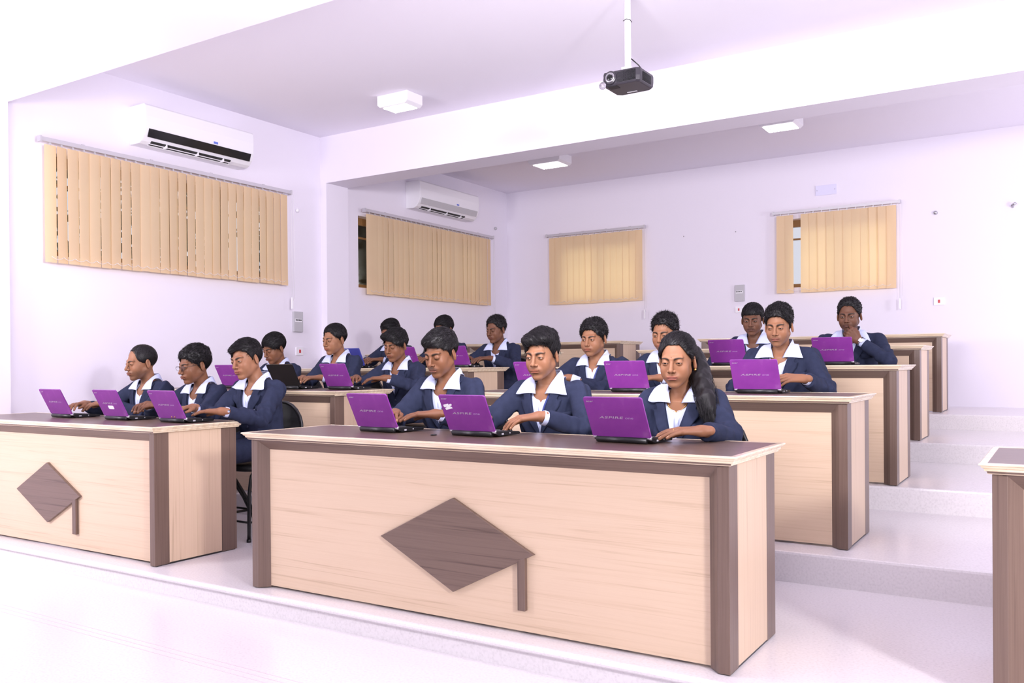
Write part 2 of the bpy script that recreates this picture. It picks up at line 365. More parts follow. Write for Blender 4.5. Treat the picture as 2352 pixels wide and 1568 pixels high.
# ------------------------------------------------------------------ projector on its pole
def projector():
    t = empty('projector', (-1.43, 2.32, 2.88), 'charcoal ceiling projector hanging on white pole', 'projector')
    b = MB(); pts = [(-.135, -.09), (-.120, -.118), (-.02, -.122), (.110, -.118), (.132, -.100), (.136, .10), (.110, .125), (-.105, .128), (-.135, .10)]
    n = len(pts); vs = []; lay = [(.0, .90), (.012, .98), (.040, 1.0), (.075, 1.0), (.090, .97)]
    for z, s in lay: vs += [(x*s, y*s, z) for x, y in pts]
    fs = [tuple(range(n))[::-1], tuple(range((len(lay)-1)*n, len(lay)*n))]+[(i*n+k, i*n+(k+1) % n, (i+1)*n+(k+1) % n, (i+1)*n+k) for i in range(len(lay)-1) for k in range(n)]
    b.add(vs, fs); b.build('shell', M['projector'], t, .004)
    b = MB(); b.lathe([(.040, -.132), (.043, -.128), (.043, -.10)], (-.068, 0, .048), 1, 28); o = b.build('lens_surround', M['projector'], t)
    b = MB(); b.lathe([(.012, -.131), (.022, -.137), (.031, -.137), (.033, -.133), (.033, -.11)], (-.068, 0, .048), 1, 28); b.build('lens_ring', M['steel'], o)
    b = MB(); b.lathe([(.004, -.142), (.018, -.1385), (.022, -.136), (.022, -.12)], (-.068, 0, .048), 1, 28); b.build('lens', M['blackgloss'], o)
    b = MB()
    for k in range(12):
        for j in range(9): b.box(.018+.0075*k, .0225+.0075*k, -.1245, -.117, .014+.0075*j, .0185+.0075*j)
    b.build('front_grille', M['projdark'], t)
    b = MB()
    for j in range(9): b.box(-.025, .015, -.1245, -.119, .013+.0075*j, .0155+.0075*j)
    b.build('front_slots', M['projdark'], t)
    b = MB()
    for j in range(8): b.box(.131, .1375, -.07, .06, .018+.007*j, .0205+.007*j)
    b.build('side_grille', M['projdark'], t)
    b = MB(); b.box(-.10, -.035, -.105, -.045, -.003, .004); b.build('adjuster_recess', M['projdark'], t)
    b = MB(); b.box(-.04, .03, .07, .082, -.002, .002); b.build('base_label', M['greypanel'], t)
    b = MB(); b.lathe([(.024, -.004), (.024, .004)], (0, 0, 0), 1, 20); b.tube([(0, 0, .023), (.008, .004, .06)], .0012, 5)
    o = b.build('lens_cap', M['clear'], t); o.location = (-.118, -.136, .002)
    b = MB(); b.box(-.05, .04, -.04, .05, .088, .100); b.tube([(.0, .0, .098), (.0, .0, .655)], .021, 16); b.box(-.032, .032, -.032, .032, .10, .135)
    b.box(-.06, .06, -.06, .06, .635, .652); b.build('ceiling_pole', M['whitemetal'], t)
    b = MB(); b.tube([(.012, .02, .20), (.05, .05, .16), (.075, .09, .12), (.07, .12, .085)], .004, 8); b.build('cable', M['black'], t)
    b = MB(); b.tube([(-.024, -.018, .44), (.0, -.027, .445), (.024, -.018, .44), (.026, .01, .43)], .0022, 6); b.build('cable_tie', M['black'], t)
projector()
# ------------------------------------------------------------------ wall fittings
def plate(name, axis, u, z, w, h, label, cat, kind):
    """axis 0: left wall at x=XW, axis 1: back wall at y=YB; local x along wall (to the viewer's right), local -y into room"""
    t = empty(name, (XW, u, z) if axis == 0 else (u, YB, z), label, cat, rz=PI/2 if axis == 0 else 0)
    d = .03 if kind == 'panel' else .012
    b = MB(); b.box(-w/2, w/2, -d, 0, -h/2, h/2)
    b.build('cover_plate', {'panel': M['greypanel'], 'blank': M['lilac']}.get(kind, M['white']), t, .002)
    if kind == 'panel':
        b = MB(); b.box(-w*.40, w*.34, -d-.004, -d, -h*.02, h*.14); f = b.build('breaker_window', M['white'], t)
        b = MB()
        for k in range(4): b.box(-w*.36+k*w*.17, -w*.36+k*w*.17+w*.12, -d-.008, -d-.003, h*.05, h*.11)
        b.build('breaker', M['black'], f)
    if kind == 'switch':
        b = MB(); b.box(-w*.10, w*.10, -d-.006, -d, -h*.20, h*.20); b.build('rocker', M['red'], t, .001)
    if kind == 'blank':
        for sx in (-1, 1):
            b = MB(); b.lathe([(.004, -.0135), (.004, -.011)], (sx*w*.42, 0, 0), 1, 10); b.build('screw', M['steel'], t)
plate('breaker_panel', 0, 3.545, 1.545, .125, .21, 'grey breaker panel on left wall beside the long blind', 'breaker panel', 'panel')
plate('light_switch', 0, 3.575, 1.24, .10, .085, 'white switch with red rocker on left wall below the breaker panel', 'switch', 'switch')
plate('breaker_panel', 1, -2.38, 1.935, .115, .20, 'pale breaker panel on back wall between the two blinds', 'breaker panel', 'panel')
plate('light_switch', 1, -2.395, 1.735, .09, .075, 'white switch partly behind a head, below back wall breaker panel', 'switch', 'switch')
plate('light_switch', 1, -.18, 1.735, .105, .085, 'white switch with red rocker at right of back wall', 'switch', 'switch')
plate('blank_plate', 1, -1.36, 3.08, .235, .115, 'pale lilac blank plate on back wall above the blind', 'cover plate', 'blank')
def knob(name, loc, axis, r, label, cat, m):
    b = MB(); b.lathe([(r*.5, 0), (r, 0.004), (r, .016), (r*.7, .026), (r*.3, .030)], (0, 0, 0), axis, 18)
    o = b.build(name, m); o.location = loc
    if axis == 1: o.rotation_euler.x = 0; o.scale.y = -1
    tag(o, label, cat)
knob('wall_socket', (XW, 3.56, 2.70), 0, .022, 'small round white fitting on left wall right of long blind', 'wall fitting', M['white'])
knob('wall_socket', (XW, 7.30, 2.99), 0, .022, 'small round white fitting on left wall near the back corner', 'wall fitting', M['greypanel'])
knob('wall_socket', (-.21, YB, 2.70), 1, .022, 'small round grey knob on back wall right of the blind', 'wall fitting', M['steel'])
b = MB(); b.tube([(0, 0, 0), (.0, -.05, .01)], .012, 10); b.tube([(0, -.045, .01), (.03, -.06, .03)], .014, 10); o = b.build('wall_bracket', M['steel']); o.location = (.52, YB, 2.69)
tag(o, 'small dark metal bracket high at the right end of back wall', 'wall fitting')
for x in (-3.10, -2.43):
    b = MB(); b.lathe([(.007, 0), (.007, -.006)], (0, 0, 0), 1, 8); o = b.build('wall_screw', M['steel']); o.location = (x, YB, 2.69)
    tag(o, 'tiny screw in back wall, ' + ('nearer the left blind' if x < -3 else 'nearer the right blind'), 'screw')
# ------------------------------------------------------------------ desks
def desk(X, Y, Z, L, label, emblem=False, eh=(.395, .197)):
    """X = right end, Y = front, Z = platform height"""
    D = .554; t = empty('lecture_desk', (X-L/2, Y, Z), label, 'desk', 'long lecture desks')
    h = L/2; top = .725
    def sweep(prof, m, name):
        bb = MB(); cs = [(-h, 0), (h, 0), (h, D), (-h, D)]; sg = [(-1, -1), (1, -1), (1, 1), (-1, 1)]
        vs = []
        for (cx, cy), (sx, sy) in zip(cs, sg): vs += [(cx+sx*o, cy+sy*o, z) for o, z in prof]
        n = len(prof); fs = []
        for i in range(4):
            for k in range(n): j = (i+1) % 4; fs.append((i*n+k, j*n+k, j*n+(k+1) % n, i*n+(k+1) % n))
        return bb.add(vs, fs).build(name, m, t)
    b = MB(); b.box(-h-.012, h+.012, -.016, D+.012, top+.004, top+.0348); tt = b.build('desktop', M['wal_x'], t)
    prof = [(-.01, top), (.008, top), (.013, top+.003), (.013, top+.008), (.020, top+.011), (.021, top+.018), (.027, top+.021), (.030, top+.027), (.035, top+.029), (.035, top+.0335), (.032, top+.0355), (.012, top+.0355), (.011, top+.030), (-.01, top+.028)]
    sweep(prof, M['edge'], 'edge_moulding')
    b = MB(); b.box(-h+.07, h-.07, .042, .060, .012, top-.001); fp = b.build('front_panel', M['oak_x'], t)
    b = MB(); b.prism([(.0, top-.0005), (.0, top-.004), (.041, .677), (.064, .677), (.064, top-.0005)], 0, -h+.03, h-.03); b.build('top_rail', M['wal_x'], t)
    for s in (-1, 1):
        b = MB(); pts = [(s*h, 0), (s*(h-.042), 0), (s*(h-.085), .042), (s*(h-.085), .066), (s*(h-.022), .066), (s*(h-.022), .092), (s*h, .092)]
        b.prism(pts, 2, .004, top-.001); b.build('corner_post', M['wal_z'], t, .0015, 1)
        b = MB(); x0, x1 = sorted((s*(h-.001), s*(h-.020))); b.box(x0, x1, .092, .445, .010, top-.001); b.build('side_panel', M['oak_z'], t)
        b = MB(); x0, x1 = sorted((s*h, s*(h-.022))); b.box(x0, x1, .445, D, .004, top-.001); b.build('rear_post', M['wal_z'], t, .001, 1)
        b = MB(); x0, x1 = sorted((s*(h-.004), s*(h-.018))); b.box(x0, x1, .01, D-.01, .0, .012); b.build('foot_strip', M['black'], t)
    if emblem:
        w, q = eh; zc = .326; b = MB()
        b.prism([(-w, zc), (0, zc-q), (w, zc), (0, zc+q)], 1, .024, .0425); e = b.build('cap_emblem', M['wal_x'], fp, .0015, 1)
        b = MB(); b.prism([(w-.075, .098), (w-.040, .098), (w-.040, zc-q*.040/w+.006), (w-.075, zc-q*.075/w+.006)], 1, .0225, .0425); b.build('emblem_tassel', M['wal_z'], fp, .001, 1)
    return t
YC = {1: 0., 2: 1.585, 3: 2.979, 4: 4.662, 5: 6.352}; YL = {1: .022, 2: 1.46, 3: 3.0, 4: 4.62, 5: 6.29}
desk(0, 0, 0, 2.393, 'large front desk of the right column with walnut mortarboard emblem', True)
desk(.07, YC[2], .15, 2.393, 'second desk of the right column, directly behind the large front desk')
desk(.085, YC[3], .30, 2.393, 'third desk of the right column, under two purple laptops')
desk(.002, YC[4], .45, 2.393, 'empty fourth desk of the right column, last but one')
desk(-.026, YC[5], .59, 2.393, 'empty fifth desk of the right column, nearest the back wall')
desk(-3.186, YL[1], 0, 2.162, 'front desk of the left column, emblem on its pale overlit panel', True, (.342, .183))
desk(-3.235, YL[2], .15, 2.162, 'second desk of the left column, right end behind seated people')
desk(-3.21, YL[3], .30, 2.162, 'third desk of the left column, in front of the side window')
desk(-3.56, YL[4], .45, 2.162, 'fourth desk of the left column, mostly hidden behind heads')
desk(-3.378, YL[5], .59, 2.162, 'last desk of the left column, nearest the back wall')
desk(.783+2.393, .18, 0, 2.393, 'desk cut by the right edge, only its dark left corner showing')
# ------------------------------------------------------------------ chairs
def make_chair():
    t = empty('tube_chair', (0, 0, 0), '', 'chair', 'black tube chairs behind the desks')
    b = MB(); n = 28; vs = []; lay = [(.425, .92), (.432, 1.0), (.452, 1.0), (.462, .93), (.464, .6)]
    for z, s in lay:
        for k in range(n):
            a = 2*PI*k/n; c, d = math.cos(a), math.sin(a)
            vs.append((.205*s*abs(c)**.7*(1 if c > 0 else -1), .195*s*abs(d)**.7*(1 if d > 0 else -1), z))
    fs = [tuple(range(n))[::-1], tuple(range((len(lay)-1)*n, len(lay)*n))]+[(i*n+k, i*n+(k+1) % n, (i+1)*n+(k+1) % n, (i+1)*n+k) for i in range(len(lay)-1) for k in range(n)]
    b.add(vs, fs, 0, True); b.build('seat', M['vinyl'], t)
    # arched back: rim tube and perforated panel
    def arch(s, z0=.50):
        pts = [(-.185*s, .20, z0)]
        for k in range(13):
            a = PI-PI*k/12; pts.append((.205*s*math.cos(a), .225+.02*math.sin(a), .66+.185*s*math.sin(a)))
        pts.append((.185*s, .20, z0)); return pts
    b = MB(); b.tube(arch(1.), .011, 10); b.build('backrest_rim', M['tubeblack'], t)
    b = MB(); pts = arch(.96, .56); c = (0, .225, .66); vs = [c]+pts; n = len(pts)
    vs2 = [(x, y+.004, z) for x, y, z in vs]
    b.add(vs, [(0, i, i+1) for i in range(1, n)]+[(0, n, 1)]); b.add(vs2, [(0, i+1, i) for i in range(1, n)]+[(0, 1, n)])
    b.build('backrest', M['mesh'], t)
    for s in (-1, 1):
        b = MB(); x = s*.19
        pts = [(x, -.21, .0), (x, -.205, .30), (x, -.19, .385)]+[(x, -.19+.05*(1-math.cos(a)), .385+.05*math.sin(a)) for a in (.4, .9, 1.3, PI/2)]
        pts += [(x, .12, .432), (x, .17, .45), (x, .195, .50)]
        b.tube(pts, .011, 10); b.tube([(x, -.21, 0), (x, -.21, .018)], .0145, 10); b.build('front_leg', M['tubeblack'], t)
        b = MB(); b.tube([(x, -.05, .425), (x, .10, .21), (x, .215, .0)], .011, 10); b.tube([(x, .207, .016), (x, .215, 0)], .0145, 10); b.build('rear_leg', M['tubeblack'], t)
    b = MB(); b.tube([(-.19, -.205, .12), (.19, -.205, .12)], .007, 8); b.tube([(-.19, .155, .12), (.19, .155, .12)], .007, 8); b.tube([(-.19, -.205, .12), (-.19, .155, .12)], .006, 8); b.tube([(.19, -.205, .12), (.19, .155, .12)], .006, 8)
    b.build('stretcher', M['tubeblack'], t)
    return t
def mesh_mat():
    m = mat('perforated_black_back', (.012, .012, .013), .4); nt = m.node_tree; N = nt.nodes; L = nt.links
    tc = N.new('ShaderNodeTexCoord'); v = N.new('ShaderNodeTexVoronoi'); v.inputs['Scale'].default_value = 95; v.inputs['Randomness'].default_value = 0
    L.new(tc.outputs['Object'], v.inputs['Vector']); r = N.new('ShaderNodeMath'); r.operation = 'LESS_THAN'; r.inputs[1].default_value = .27
    L.new(v.outputs['Distance'], r.inputs[0]); t = N.new('ShaderNodeBsdfTransparent'); mx = N.new('ShaderNodeMixShader')
    L.new(r.outputs[0], mx.inputs[0]); L.new(N['Principled BSDF'].outputs[0], mx.inputs[1]); L.new(t.outputs[0], mx.inputs[2]); L.new(mx.outputs[0], N['Material Output'].inputs[0])
    return m
M['mesh'] = mesh_mat()
# ------------------------------------------------------------------ laptops
def text_mesh(txt, size, sx, extr, shear=0., sp=1.0):
    c = bpy.data.curves.new('t', 'FONT'); c.body = txt; c.size = size; c.align_x = 'CENTER'; c.align_y = 'CENTER'; c.extrude = extr; c.shear = shear; c.space_character = sp
    o = bpy.data.objects.new('t', c); COL.objects.link(o); dg = bpy.context.evaluated_depsgraph_get(); dg.update()
    me = bpy.data.meshes.new_from_object(o.evaluated_get(dg)); bpy.data.objects.remove(o)
    me.transform(Matrix.Rotation(PI/2, 4, 'X')@Matrix.Diagonal((sx, 1, 1, 1)))
    return me
TXT = {'maker': text_mesh('acer', .0125, 1.5, .0002, .15), 'model': text_mesh('ASPIRE', .0145, 2.4, .0002, .2, 1.05), 'model2': text_mesh('one', .0145, 1.7, .0002, .1)}
def rrect(w, h, r, n=5, x0=0., z0=0.):
    pts = []
    for cx, cz, a0 in ((w/2-r, h-r, 0), (-w/2+r, h-r, PI/2), (-w/2+r, r, PI), (w/2-r, r, 1.5*PI)):
        for k in range(n): a = a0+PI/2*k/(n-1); pts.append((x0+cx+r*math.cos(a), z0+cz+r*math.sin(a)))
    return pts
def laptop(x, y, z, yaw, label, colour='purple', tilt=.46, group='open netbooks on the desks', sticker=None, big=1.):
    """origin at the hinge, keyboard towards +y, lid back towards -y"""
    t = empty('laptop', (x, y, z), label, 'laptop', group if colour == 'purple' else None, rz=yaw)
    w = .262*big; dpt = .180; hh = .183
    b = MB(); b.prism([(0, .012), (0, .026), (dpt-.01, .017), (dpt, .012), (dpt-.006, .004), (.02, .004)], 0, -w/2, w/2); base = b.build('base', M['black'], t, .002)
    b = MB(); b.tube([(-w/2+.02, -.008, .0135), (w/2-.02, -.008, .0135)], .0125, 14); b.build('battery', M['black'], base)
    b = MB()
    for sx in (-1, 1):
        b = MB(); b.tube([(sx*(w/2-.020), -.004, .024), (sx*(w/2-.002), -.004, .024)], .0078, 12); b.build('hinge', M['silver'] if colour == 'purple' else M['black'], t)
    b = MB()
    for r in range(5):
        for c in range(12):
            x0 = -w/2+.010+c*(w-.020)/12; y0 = .030+r*.0172; zz = .0262-.00053*(y0/.01)
            b.box(x0+.001, x0+(w-.020)/12-.001, y0, y0+.0150, zz-.003, zz+.0018)
    b.build('keyboard', M['key'], base)
    b = MB(); b.box(-.030, .030, .127, .162, .0150, .0192); b.build('touchpad', M['greypanel'], base, .0005)
    b = MB(); b.lathe([(.0035, 0), (.0035, .002)], (w/2-.001, dpt*.55, .0135), 0, 10); b.build('audio_jack', M['greypanel'], base)
    b = MB(); b.box(w/2-.002, w/2+.0006, dpt*.2, dpt*.2+.016, .009, .016); b.build('video_port', M['greypanel'], base)
    m = {'purple': M['purple'], 'black': M['blackgloss'], 'blue': M['bluelid']}[colour]
    b = MB(); b.prism(rrect(w, hh, .010), 1, -.0045, .0030); lid = b.build('lid', [m], t, .0015, 2)
    lid.location = (0, -.006, .024); lid.rotation_euler.x = tilt
    b = MB(); b.prism(rrect(w-.006, hh-.006, .008, z0=.003), 1, .0030, .0042); b.build('bezel', M['black'], lid)
    b = MB(); b.box(-w/2+.018, w/2-.018, .0042, .0048, .026, hh-.018); b.build('screen', M['screen'], lid)
    if colour == 'purple':
        for key, px, pz in (('maker', -w/2+.028, hh-.018), ('model', -.026, hh*.50), ('model2', .057, hh*.50)):
            o = bpy.data.objects.new('logo', TXT[key]); link(o, lid); o.location = (px, -.0047, pz)
        if not TXT['maker'].materials:
            TXT['maker'].materials.append(M['silver']); TXT['model'].materials.append(M['silver']); TXT['model2'].materials.append(M['faintprint'])
    if sticker == 'torn':
        b = MB(); b.prism([(-.118, .128), (-.112, .121), (-.098, .124), (-.112, .116), (-.108, .108), (-.068, .117), (-.072, .124), (-.082, .124), (-.067, .133), (-.070, .140), (-.088, .135), (-.086, .140), (-.115, .135)], 1, -.0052, -.0045); b.build('sticker', M['paper'], lid)
    if sticker == 'low':
        b = MB(); b.prism(rrect(.058, .024, .006, z0=.052, x0=-.005), 1, -.0052, -.0045); b.build('sticker', M['paper'], lid)
    if colour == 'blue':
        b = MB(); b.lathe([(.009, -.0052), (.009, -.0045)], (.0, 0, hh*.5), 1, 16); b.build('logo', M['silver'], lid)
    return t
DT = .7602
def lap(px, y0, zp, yaw, label, **k): laptop(px, y0+.29, zp+DT, yaw, label, **k)
lap(-1.825, 0, 0, -.05, 'purple netbook on large front desk, leftmost of three, nearest the left column')
lap(-1.270, 0, 0, -.06, 'purple netbook with torn white sticker on front desk, middle one', sticker='torn')
lap(-.535, 0, 0, -.07, 'smudged purple netbook in front of the woman, right one on front desk', big=1.02)
lap(-4.537, .022, 0, -.05, 'purple netbook at far left end of left front desk')
lap(-3.948, .022, 0, -.05, 'purple netbook with small white label low on lid, left front desk', sticker='low')
lap(-3.406, .022, 0, -.05, 'smudged purple netbook nearest the right end of left front desk')
lap(-4.59, 1.46, .15, -.03, 'purple netbook partly behind a tilted head, second row left column')
lap(-3.99, 1.46, .15, -.03, 'black laptop behind a shoulder, second row left column', colour='black', big=1.1)
lap(-3.451, 1.46, .15, -.05, 'purple netbook at right end of second desk, left column')
lap(-4.73, 3.0, .30, -.03, 'blue laptop on third desk of the left column', colour='blue', big=1.1)
lap(-4.065, 3.0, .30, -.03, 'purple netbook half hidden by a face, third desk left column, middle')
lap(-3.505, 3.0, .30, -.03, 'purple netbook near right end of third desk, left column')
lap(-1.87, 1.585, .15, -.02, 'purple netbook mostly hidden behind a face, second desk right column')
lap(-1.229, 1.585, .15, .0, 'purple netbook left of the woman, middle of second desk right column')
lap(-.458, 1.585, .15, .0, 'purple netbook right of the woman, on second desk right column')
lap(-1.081, 2.979, .30, .0, 'purple netbook on left part of third desk, right column')
lap(-.351, 2.979, .30, .0, 'purple netbook before the person resting chin on hand, third desk right column')
b = MB(); b.lathe([(.004, 0), (.014, .001), (.015, .004), (.010, .006)], (0, 0, 0), 2, 18); o = b.build('rubber_foot', M['black']); o.location = (-1.46, .245, .7602)
tag(o, 'small black rubber disc lying on front desk between two netbooks', 'rubber foot')
# ------------------------------------------------------------------ signed distance toolkit
F32 = np.float32
def V3(*a): return np.array(a, dtype=F32)
def smin(a, b, k):
    h = np.clip(0.5 + 0.5*(b-a)/k, 0, 1)
    return b + (a-b)*h - k*h*(1-h)
def smax(a, b, k): return -smin(-a, -b, k)
def sph(p, c, r): return np.sqrt(((p-V3(*c))**2).sum(-1)) - r
def ell(p, c, r):
    q = (p-V3(*c))
    r = V3(*r)
    k0 = np.sqrt(((q/r)**2).sum(-1)); k1 = np.sqrt(((q/(r*r))**2).sum(-1))
    return k0*(k0-1)/np.maximum(k1, 1e-6)
def cone(p, a, b, ra, rb):
    a = V3(*a); b = V3(*b); d = b-a
    q = p-a
    t = np.clip((q@d)/float(d@d), 0, 1)
    return np.sqrt(((q-t[..., None]*d)**2).sum(-1)) - (ra+(rb-ra)*t)
def rotm(yaw=0, pitch=0, roll=0):
    cy, sy = math.cos(yaw), math.sin(yaw); cp, sp = math.cos(pitch), math.sin(pitch); cr, sr = math.cos(roll), math.sin(roll)
    Rz = np.array([[cy,-sy,0],[sy,cy,0],[0,0,1]]); Rx = np.array([[1,0,0],[0,cp,-sp],[0,sp,cp]]); Ry = np.array([[cr,0,sr],[0,1,0],[-sr,0,cr]])
    return (Rz@Rx@Ry).astype(F32)
def nz(p, s, seed=0):
    x, y, z = p[..., 0]*s+seed*1.7, p[..., 1]*s+seed*2.3, p[..., 2]*s-seed*0.9
    return (np.sin(x+1.3*np.sin(y*0.8+z*0.5))+np.sin(1.1*y+1.2*np.sin(z*0.9-x*0.4)+1.0)+np.sin(0.9*z+1.1*np.sin(x*1.1+y*0.3)+2.0))/3
def surf(f, lo, hi, h, newton=2):
    """naive surface nets of f inside the box; returns (verts, quads)"""
    lo = np.array(lo, float); hi = np.array(hi, float)
    n = np.maximum(np.ceil((hi-lo)/h).astype(int)+1, 4)
    ax = [(lo[i]+h*np.arange(n[i])).astype(F32) for i in range(3)]
    # coarse pass, then only a narrow band of fine samples
    st = 4
    cax = [a[::st] if (len(a)-1) % st == 0 else np.append(a[::st], a[::st][-1]+st*h).astype(F32) for a in ax]
    g = np.stack(np.meshgrid(*cax, indexing='ij'), -1)
    c = f(g.reshape(-1, 3)).reshape(g.shape[:-1])
    up = c.repeat(st, 0).repeat(st, 1).repeat(st, 2)[:n[0], :n[1], :n[2]]
    band = np.abs(c) < st*h*2.2
    bm = band.copy()
    for d in range(3):
        s0 = [slice(None)]*3; s1 = [slice(None)]*3
        s0[d] = slice(1, None); s1[d] = slice(0, -1)
        b2 = bm.copy(); b2[tuple(s0)] |= bm[tuple(s1)]; b2[tuple(s1)] |= bm[tuple(s0)]; bm = b2
    bm = bm.repeat(st, 0).repeat(st, 1).repeat(st, 2)[:n[0], :n[1], :n[2]]
    D = up.astype(F32)
    idx = np.nonzero(bm)
    P = np.stack([ax[0][idx[0]], ax[1][idx[1]], ax[2][idx[2]]], -1)
    out = np.empty(len(P), F32)
    for s in range(0, len(P), 400000): out[s:s+400000] = f(P[s:s+400000])
    D[idx] = out
    S = D < 0
    cell = np.zeros(tuple(n-1), np.int8)
    for dx in (0, 1):
        for dy in (0, 1):
            for dz in (0, 1):
                cell += S[dx:n[0]-1+dx, dy:n[1]-1+dy, dz:n[2]-1+dz]
    act = (cell > 0) & (cell < 8)
    ci = np.stack(np.nonzero(act), -1)
    vid = -np.ones(tuple(n-1), np.int64); vid[act] = np.arange(len(ci))
    acc = np.zeros((len(ci), 3)); cnt = np.zeros(len(ci))
    corners = [(a, b, c2) for a in (0, 1) for b in (0, 1) for c2 in (0, 1)]
    for d in range(3):
        for c0 in corners:
            if c0[d]: continue
            c1 = list(c0); c1[d] = 1
            v0 = D[ci[:, 0]+c0[0], ci[:, 1]+c0[1], ci[:, 2]+c0[2]]; v1 = D[ci[:, 0]+c1[0], ci[:, 1]+c1[1], ci[:, 2]+c1[2]]
            m = (v0 < 0) != (v1 < 0)
            t = np.where(m, v0/np.where(m, v0-v1, 1), 0)
            pt = np.tile(np.array(c0, float), (len(ci), 1)); pt[:, d] += t
            acc += pt*m[:, None]; cnt += m
    V = (lo + h*(ci + acc/cnt[:, None])).astype(F32)
    Q = []
    for d in range(3):
        e = [(1, 2), (2, 0), (0, 1)][d]
        sl0 = [slice(None)]*3; sl1 = [slice(None)]*3
        sl0[d] = slice(0, -1); sl1[d] = slice(1, None)
        A = S[tuple(sl0)]; B = S[tuple(sl1)]
        for flip in (False, True):
            m = (A & ~B) if not flip else (~A & B)
            I = np.stack(np.nonzero(m), -1)
            ok = (I[:, e[0]] > 0) & (I[:, e[1]] > 0) & (I[:, e[0]] < n[e[0]]-1) & (I[:, e[1]] < n[e[1]]-1)
            I = I[ok]
            def g2(a, b):
                J = I.copy(); J[:, e[0]] -= a; J[:, e[1]] -= b
                return vid[J[:, 0], J[:, 1], J[:, 2]]
            q = np.stack([g2(1, 1), g2(0, 1), g2(0, 0), g2(1, 0)], -1)
            if flip: q = q[:, ::-1]
            Q.append(q[(q >= 0).all(1)])
    Q = np.concatenate(Q)
    for _ in range(newton):
        d0 = f(V); e = h*0.3
        G = np.stack([f(V+V3(e, 0, 0))-d0, f(V+V3(0, e, 0))-d0, f(V+V3(0, 0, e))-d0], -1)/e
        G /= np.maximum((G**2).sum(-1, keepdims=True), 0.2)
        V = V - np.clip(d0, -h, h)[:, None]*G*0.8
    return V, Q
def mesh_np(name, parts, cols=None, smooth=True):
    """parts: list of (V, F) with F an int array of quads or tris"""
    me = bpy.data.meshes.new(name)
    vs = []; loops = []; starts = []; tot = 0; ls = 0
    for Vv, Ff in parts:
        vs.append(np.asarray(Vv, F32)); Ff = np.asarray(Ff)
        loops.append((Ff+tot).ravel()); k = Ff.shape[1]
        starts.append(ls + k*np.arange(len(Ff))); ls += k*len(Ff); tot += len(Vv)
    vs = np.concatenate(vs); loops = np.concatenate(loops); starts = np.concatenate(starts)
    me.vertices.add(len(vs)); me.vertices.foreach_set('co', vs.ravel())
    me.loops.add(len(loops)); me.loops.foreach_set('vertex_index', loops.astype(np.int32))
    me.polygons.add(len(starts)); me.polygons.foreach_set('loop_start', starts.astype(np.int32))
    me.update(calc_edges=True); me.validate()
    if smooth: me.polygons.foreach_set('use_smooth', np.ones(len(me.polygons), bool))
    if cols is not None:
        a = me.color_attributes.new('tone', 'FLOAT_COLOR', 'POINT')
        c = np.concatenate([np.asarray(cols, F32), np.ones((len(cols), 1), F32)], 1)
        a.data.foreach_set('color', c.ravel())
    return me
# ------------------------------------------------------------------ people: head
def head_sdf(q, P):
    """q in head space: eyes at z=0, face towards -y, x sideways"""
    ax = np.abs(q[..., 0]); m = np.stack([ax, q[..., 1], q[..., 2]], -1)
    w = P.get('wide', 1.0); j = P.get('jaw', 1.0)
    d = ell(m, (0, .018, .032), (.073*w, .094, .084))
    d = smin(d, ell(m, (0, -.028, -.030), (.0598*w, .061, .080)), .03)
    d = smin(d, cone(m, (.0485*w*j, .008, -.052), (.011, -.066, -.099), .0175, .015), .028)
    d = smin(d, sph(m, (0, -.0755, -.1005), .0150), .018)
    d = smin(d, sph(m, (.040*w, -.058, -.030), .020), .024)                     # cheekbones
    d = smin(d, sph(m, (.033*w, -.052, -.058), .0185*P.get('cheek', 1.0)), .03)
    d = smin(d, cone(m, (.006, -.087, .017), (.040, -.074, .019), .009, .008), .016)   # brow ridge
    d = smax(d, -sph(m, (.032, -.1065, -.001), .017), .012)                      # sockets
    d = smin(d, sph(m, (.031, -.0765, -.001), .0150), .004)                       # lids over the eyeball
    nl = P.get('nose', 1.0)
    d = smin(d, cone(m, (0, -.0885, .010), (0, -.1065-.003*nl, -.030), .0066, .0092), .008)
    d = smin(d, sph(m, (0, -.1095-.003*nl, -.0335), .0088), .006)
    d = smin(d, ell(m, (.0130*P.get('nosew', 1.0), -.0995, -.0370), (.0078, .0095, .0070)), .005)
    d = smax(d, -ell(m, (.0070, -.1020, -.0450), (.0035, .005, .0035)), .002)     # nostrils
    d = smin(d, ell(m, (0, -.079, -.064), (.030, .0225, .022)), .014)
    d = smin(d, ell(m, (.007, -.0992, -.0618), (.0170, .0066, .0054)), .0030)       # upper lip
    d = smin(d, ell(m, (.004, -.0972, -.0720), (.0170, .0082, .0068)), .0035)
    d = smax(d, -cone(m, (0, -.1075, -.0668), (.0265, -.0940, -.0678), .0017, .0010), .0025)
    d = smax(d, -sph(m, (0, -.1040, -.0545), .0022), .004)
    d = smax(d, -ell(m, (0, -.1015, -.083), (.016, .006, .0045)), .009)           # under the lower lip
    # eye slit between upper and lower lid
    dy = m[..., 1]+.0765; dz = m[..., 2]+.001; dx = (m[..., 0]-.031)/.0128
    ang = np.arctan2(dz, -dy)
    up = P.get('lid', .02)-.30*dx*dx; dn = -P.get('lo', .42)+.12*dx*dx
    wedge = np.maximum(ang-up, dn-ang)*.0150
    d = smax(d, -np.maximum(np.maximum(wedge, sph(m, (.031, -.0765, -.001), .0172)), dy+.004), .0008)
    # ears
    e = m-V3(.0775*w, .014, -.010)
    R = rotm(.38, 0, -.10); e2 = e@R
    er = ell(e2, (0, 0, 0), (.0085, .0185, .0305))
    er = smin(er, ell(e2, (-.001, -.004, -.022), (.006, .010, .012)), .006)
    er = smax(er, -ell(e2, (.0100, -.002, .004), (.0088, .0115, .0190)), .0025)
    d = smin(d, er, .006)
    return d
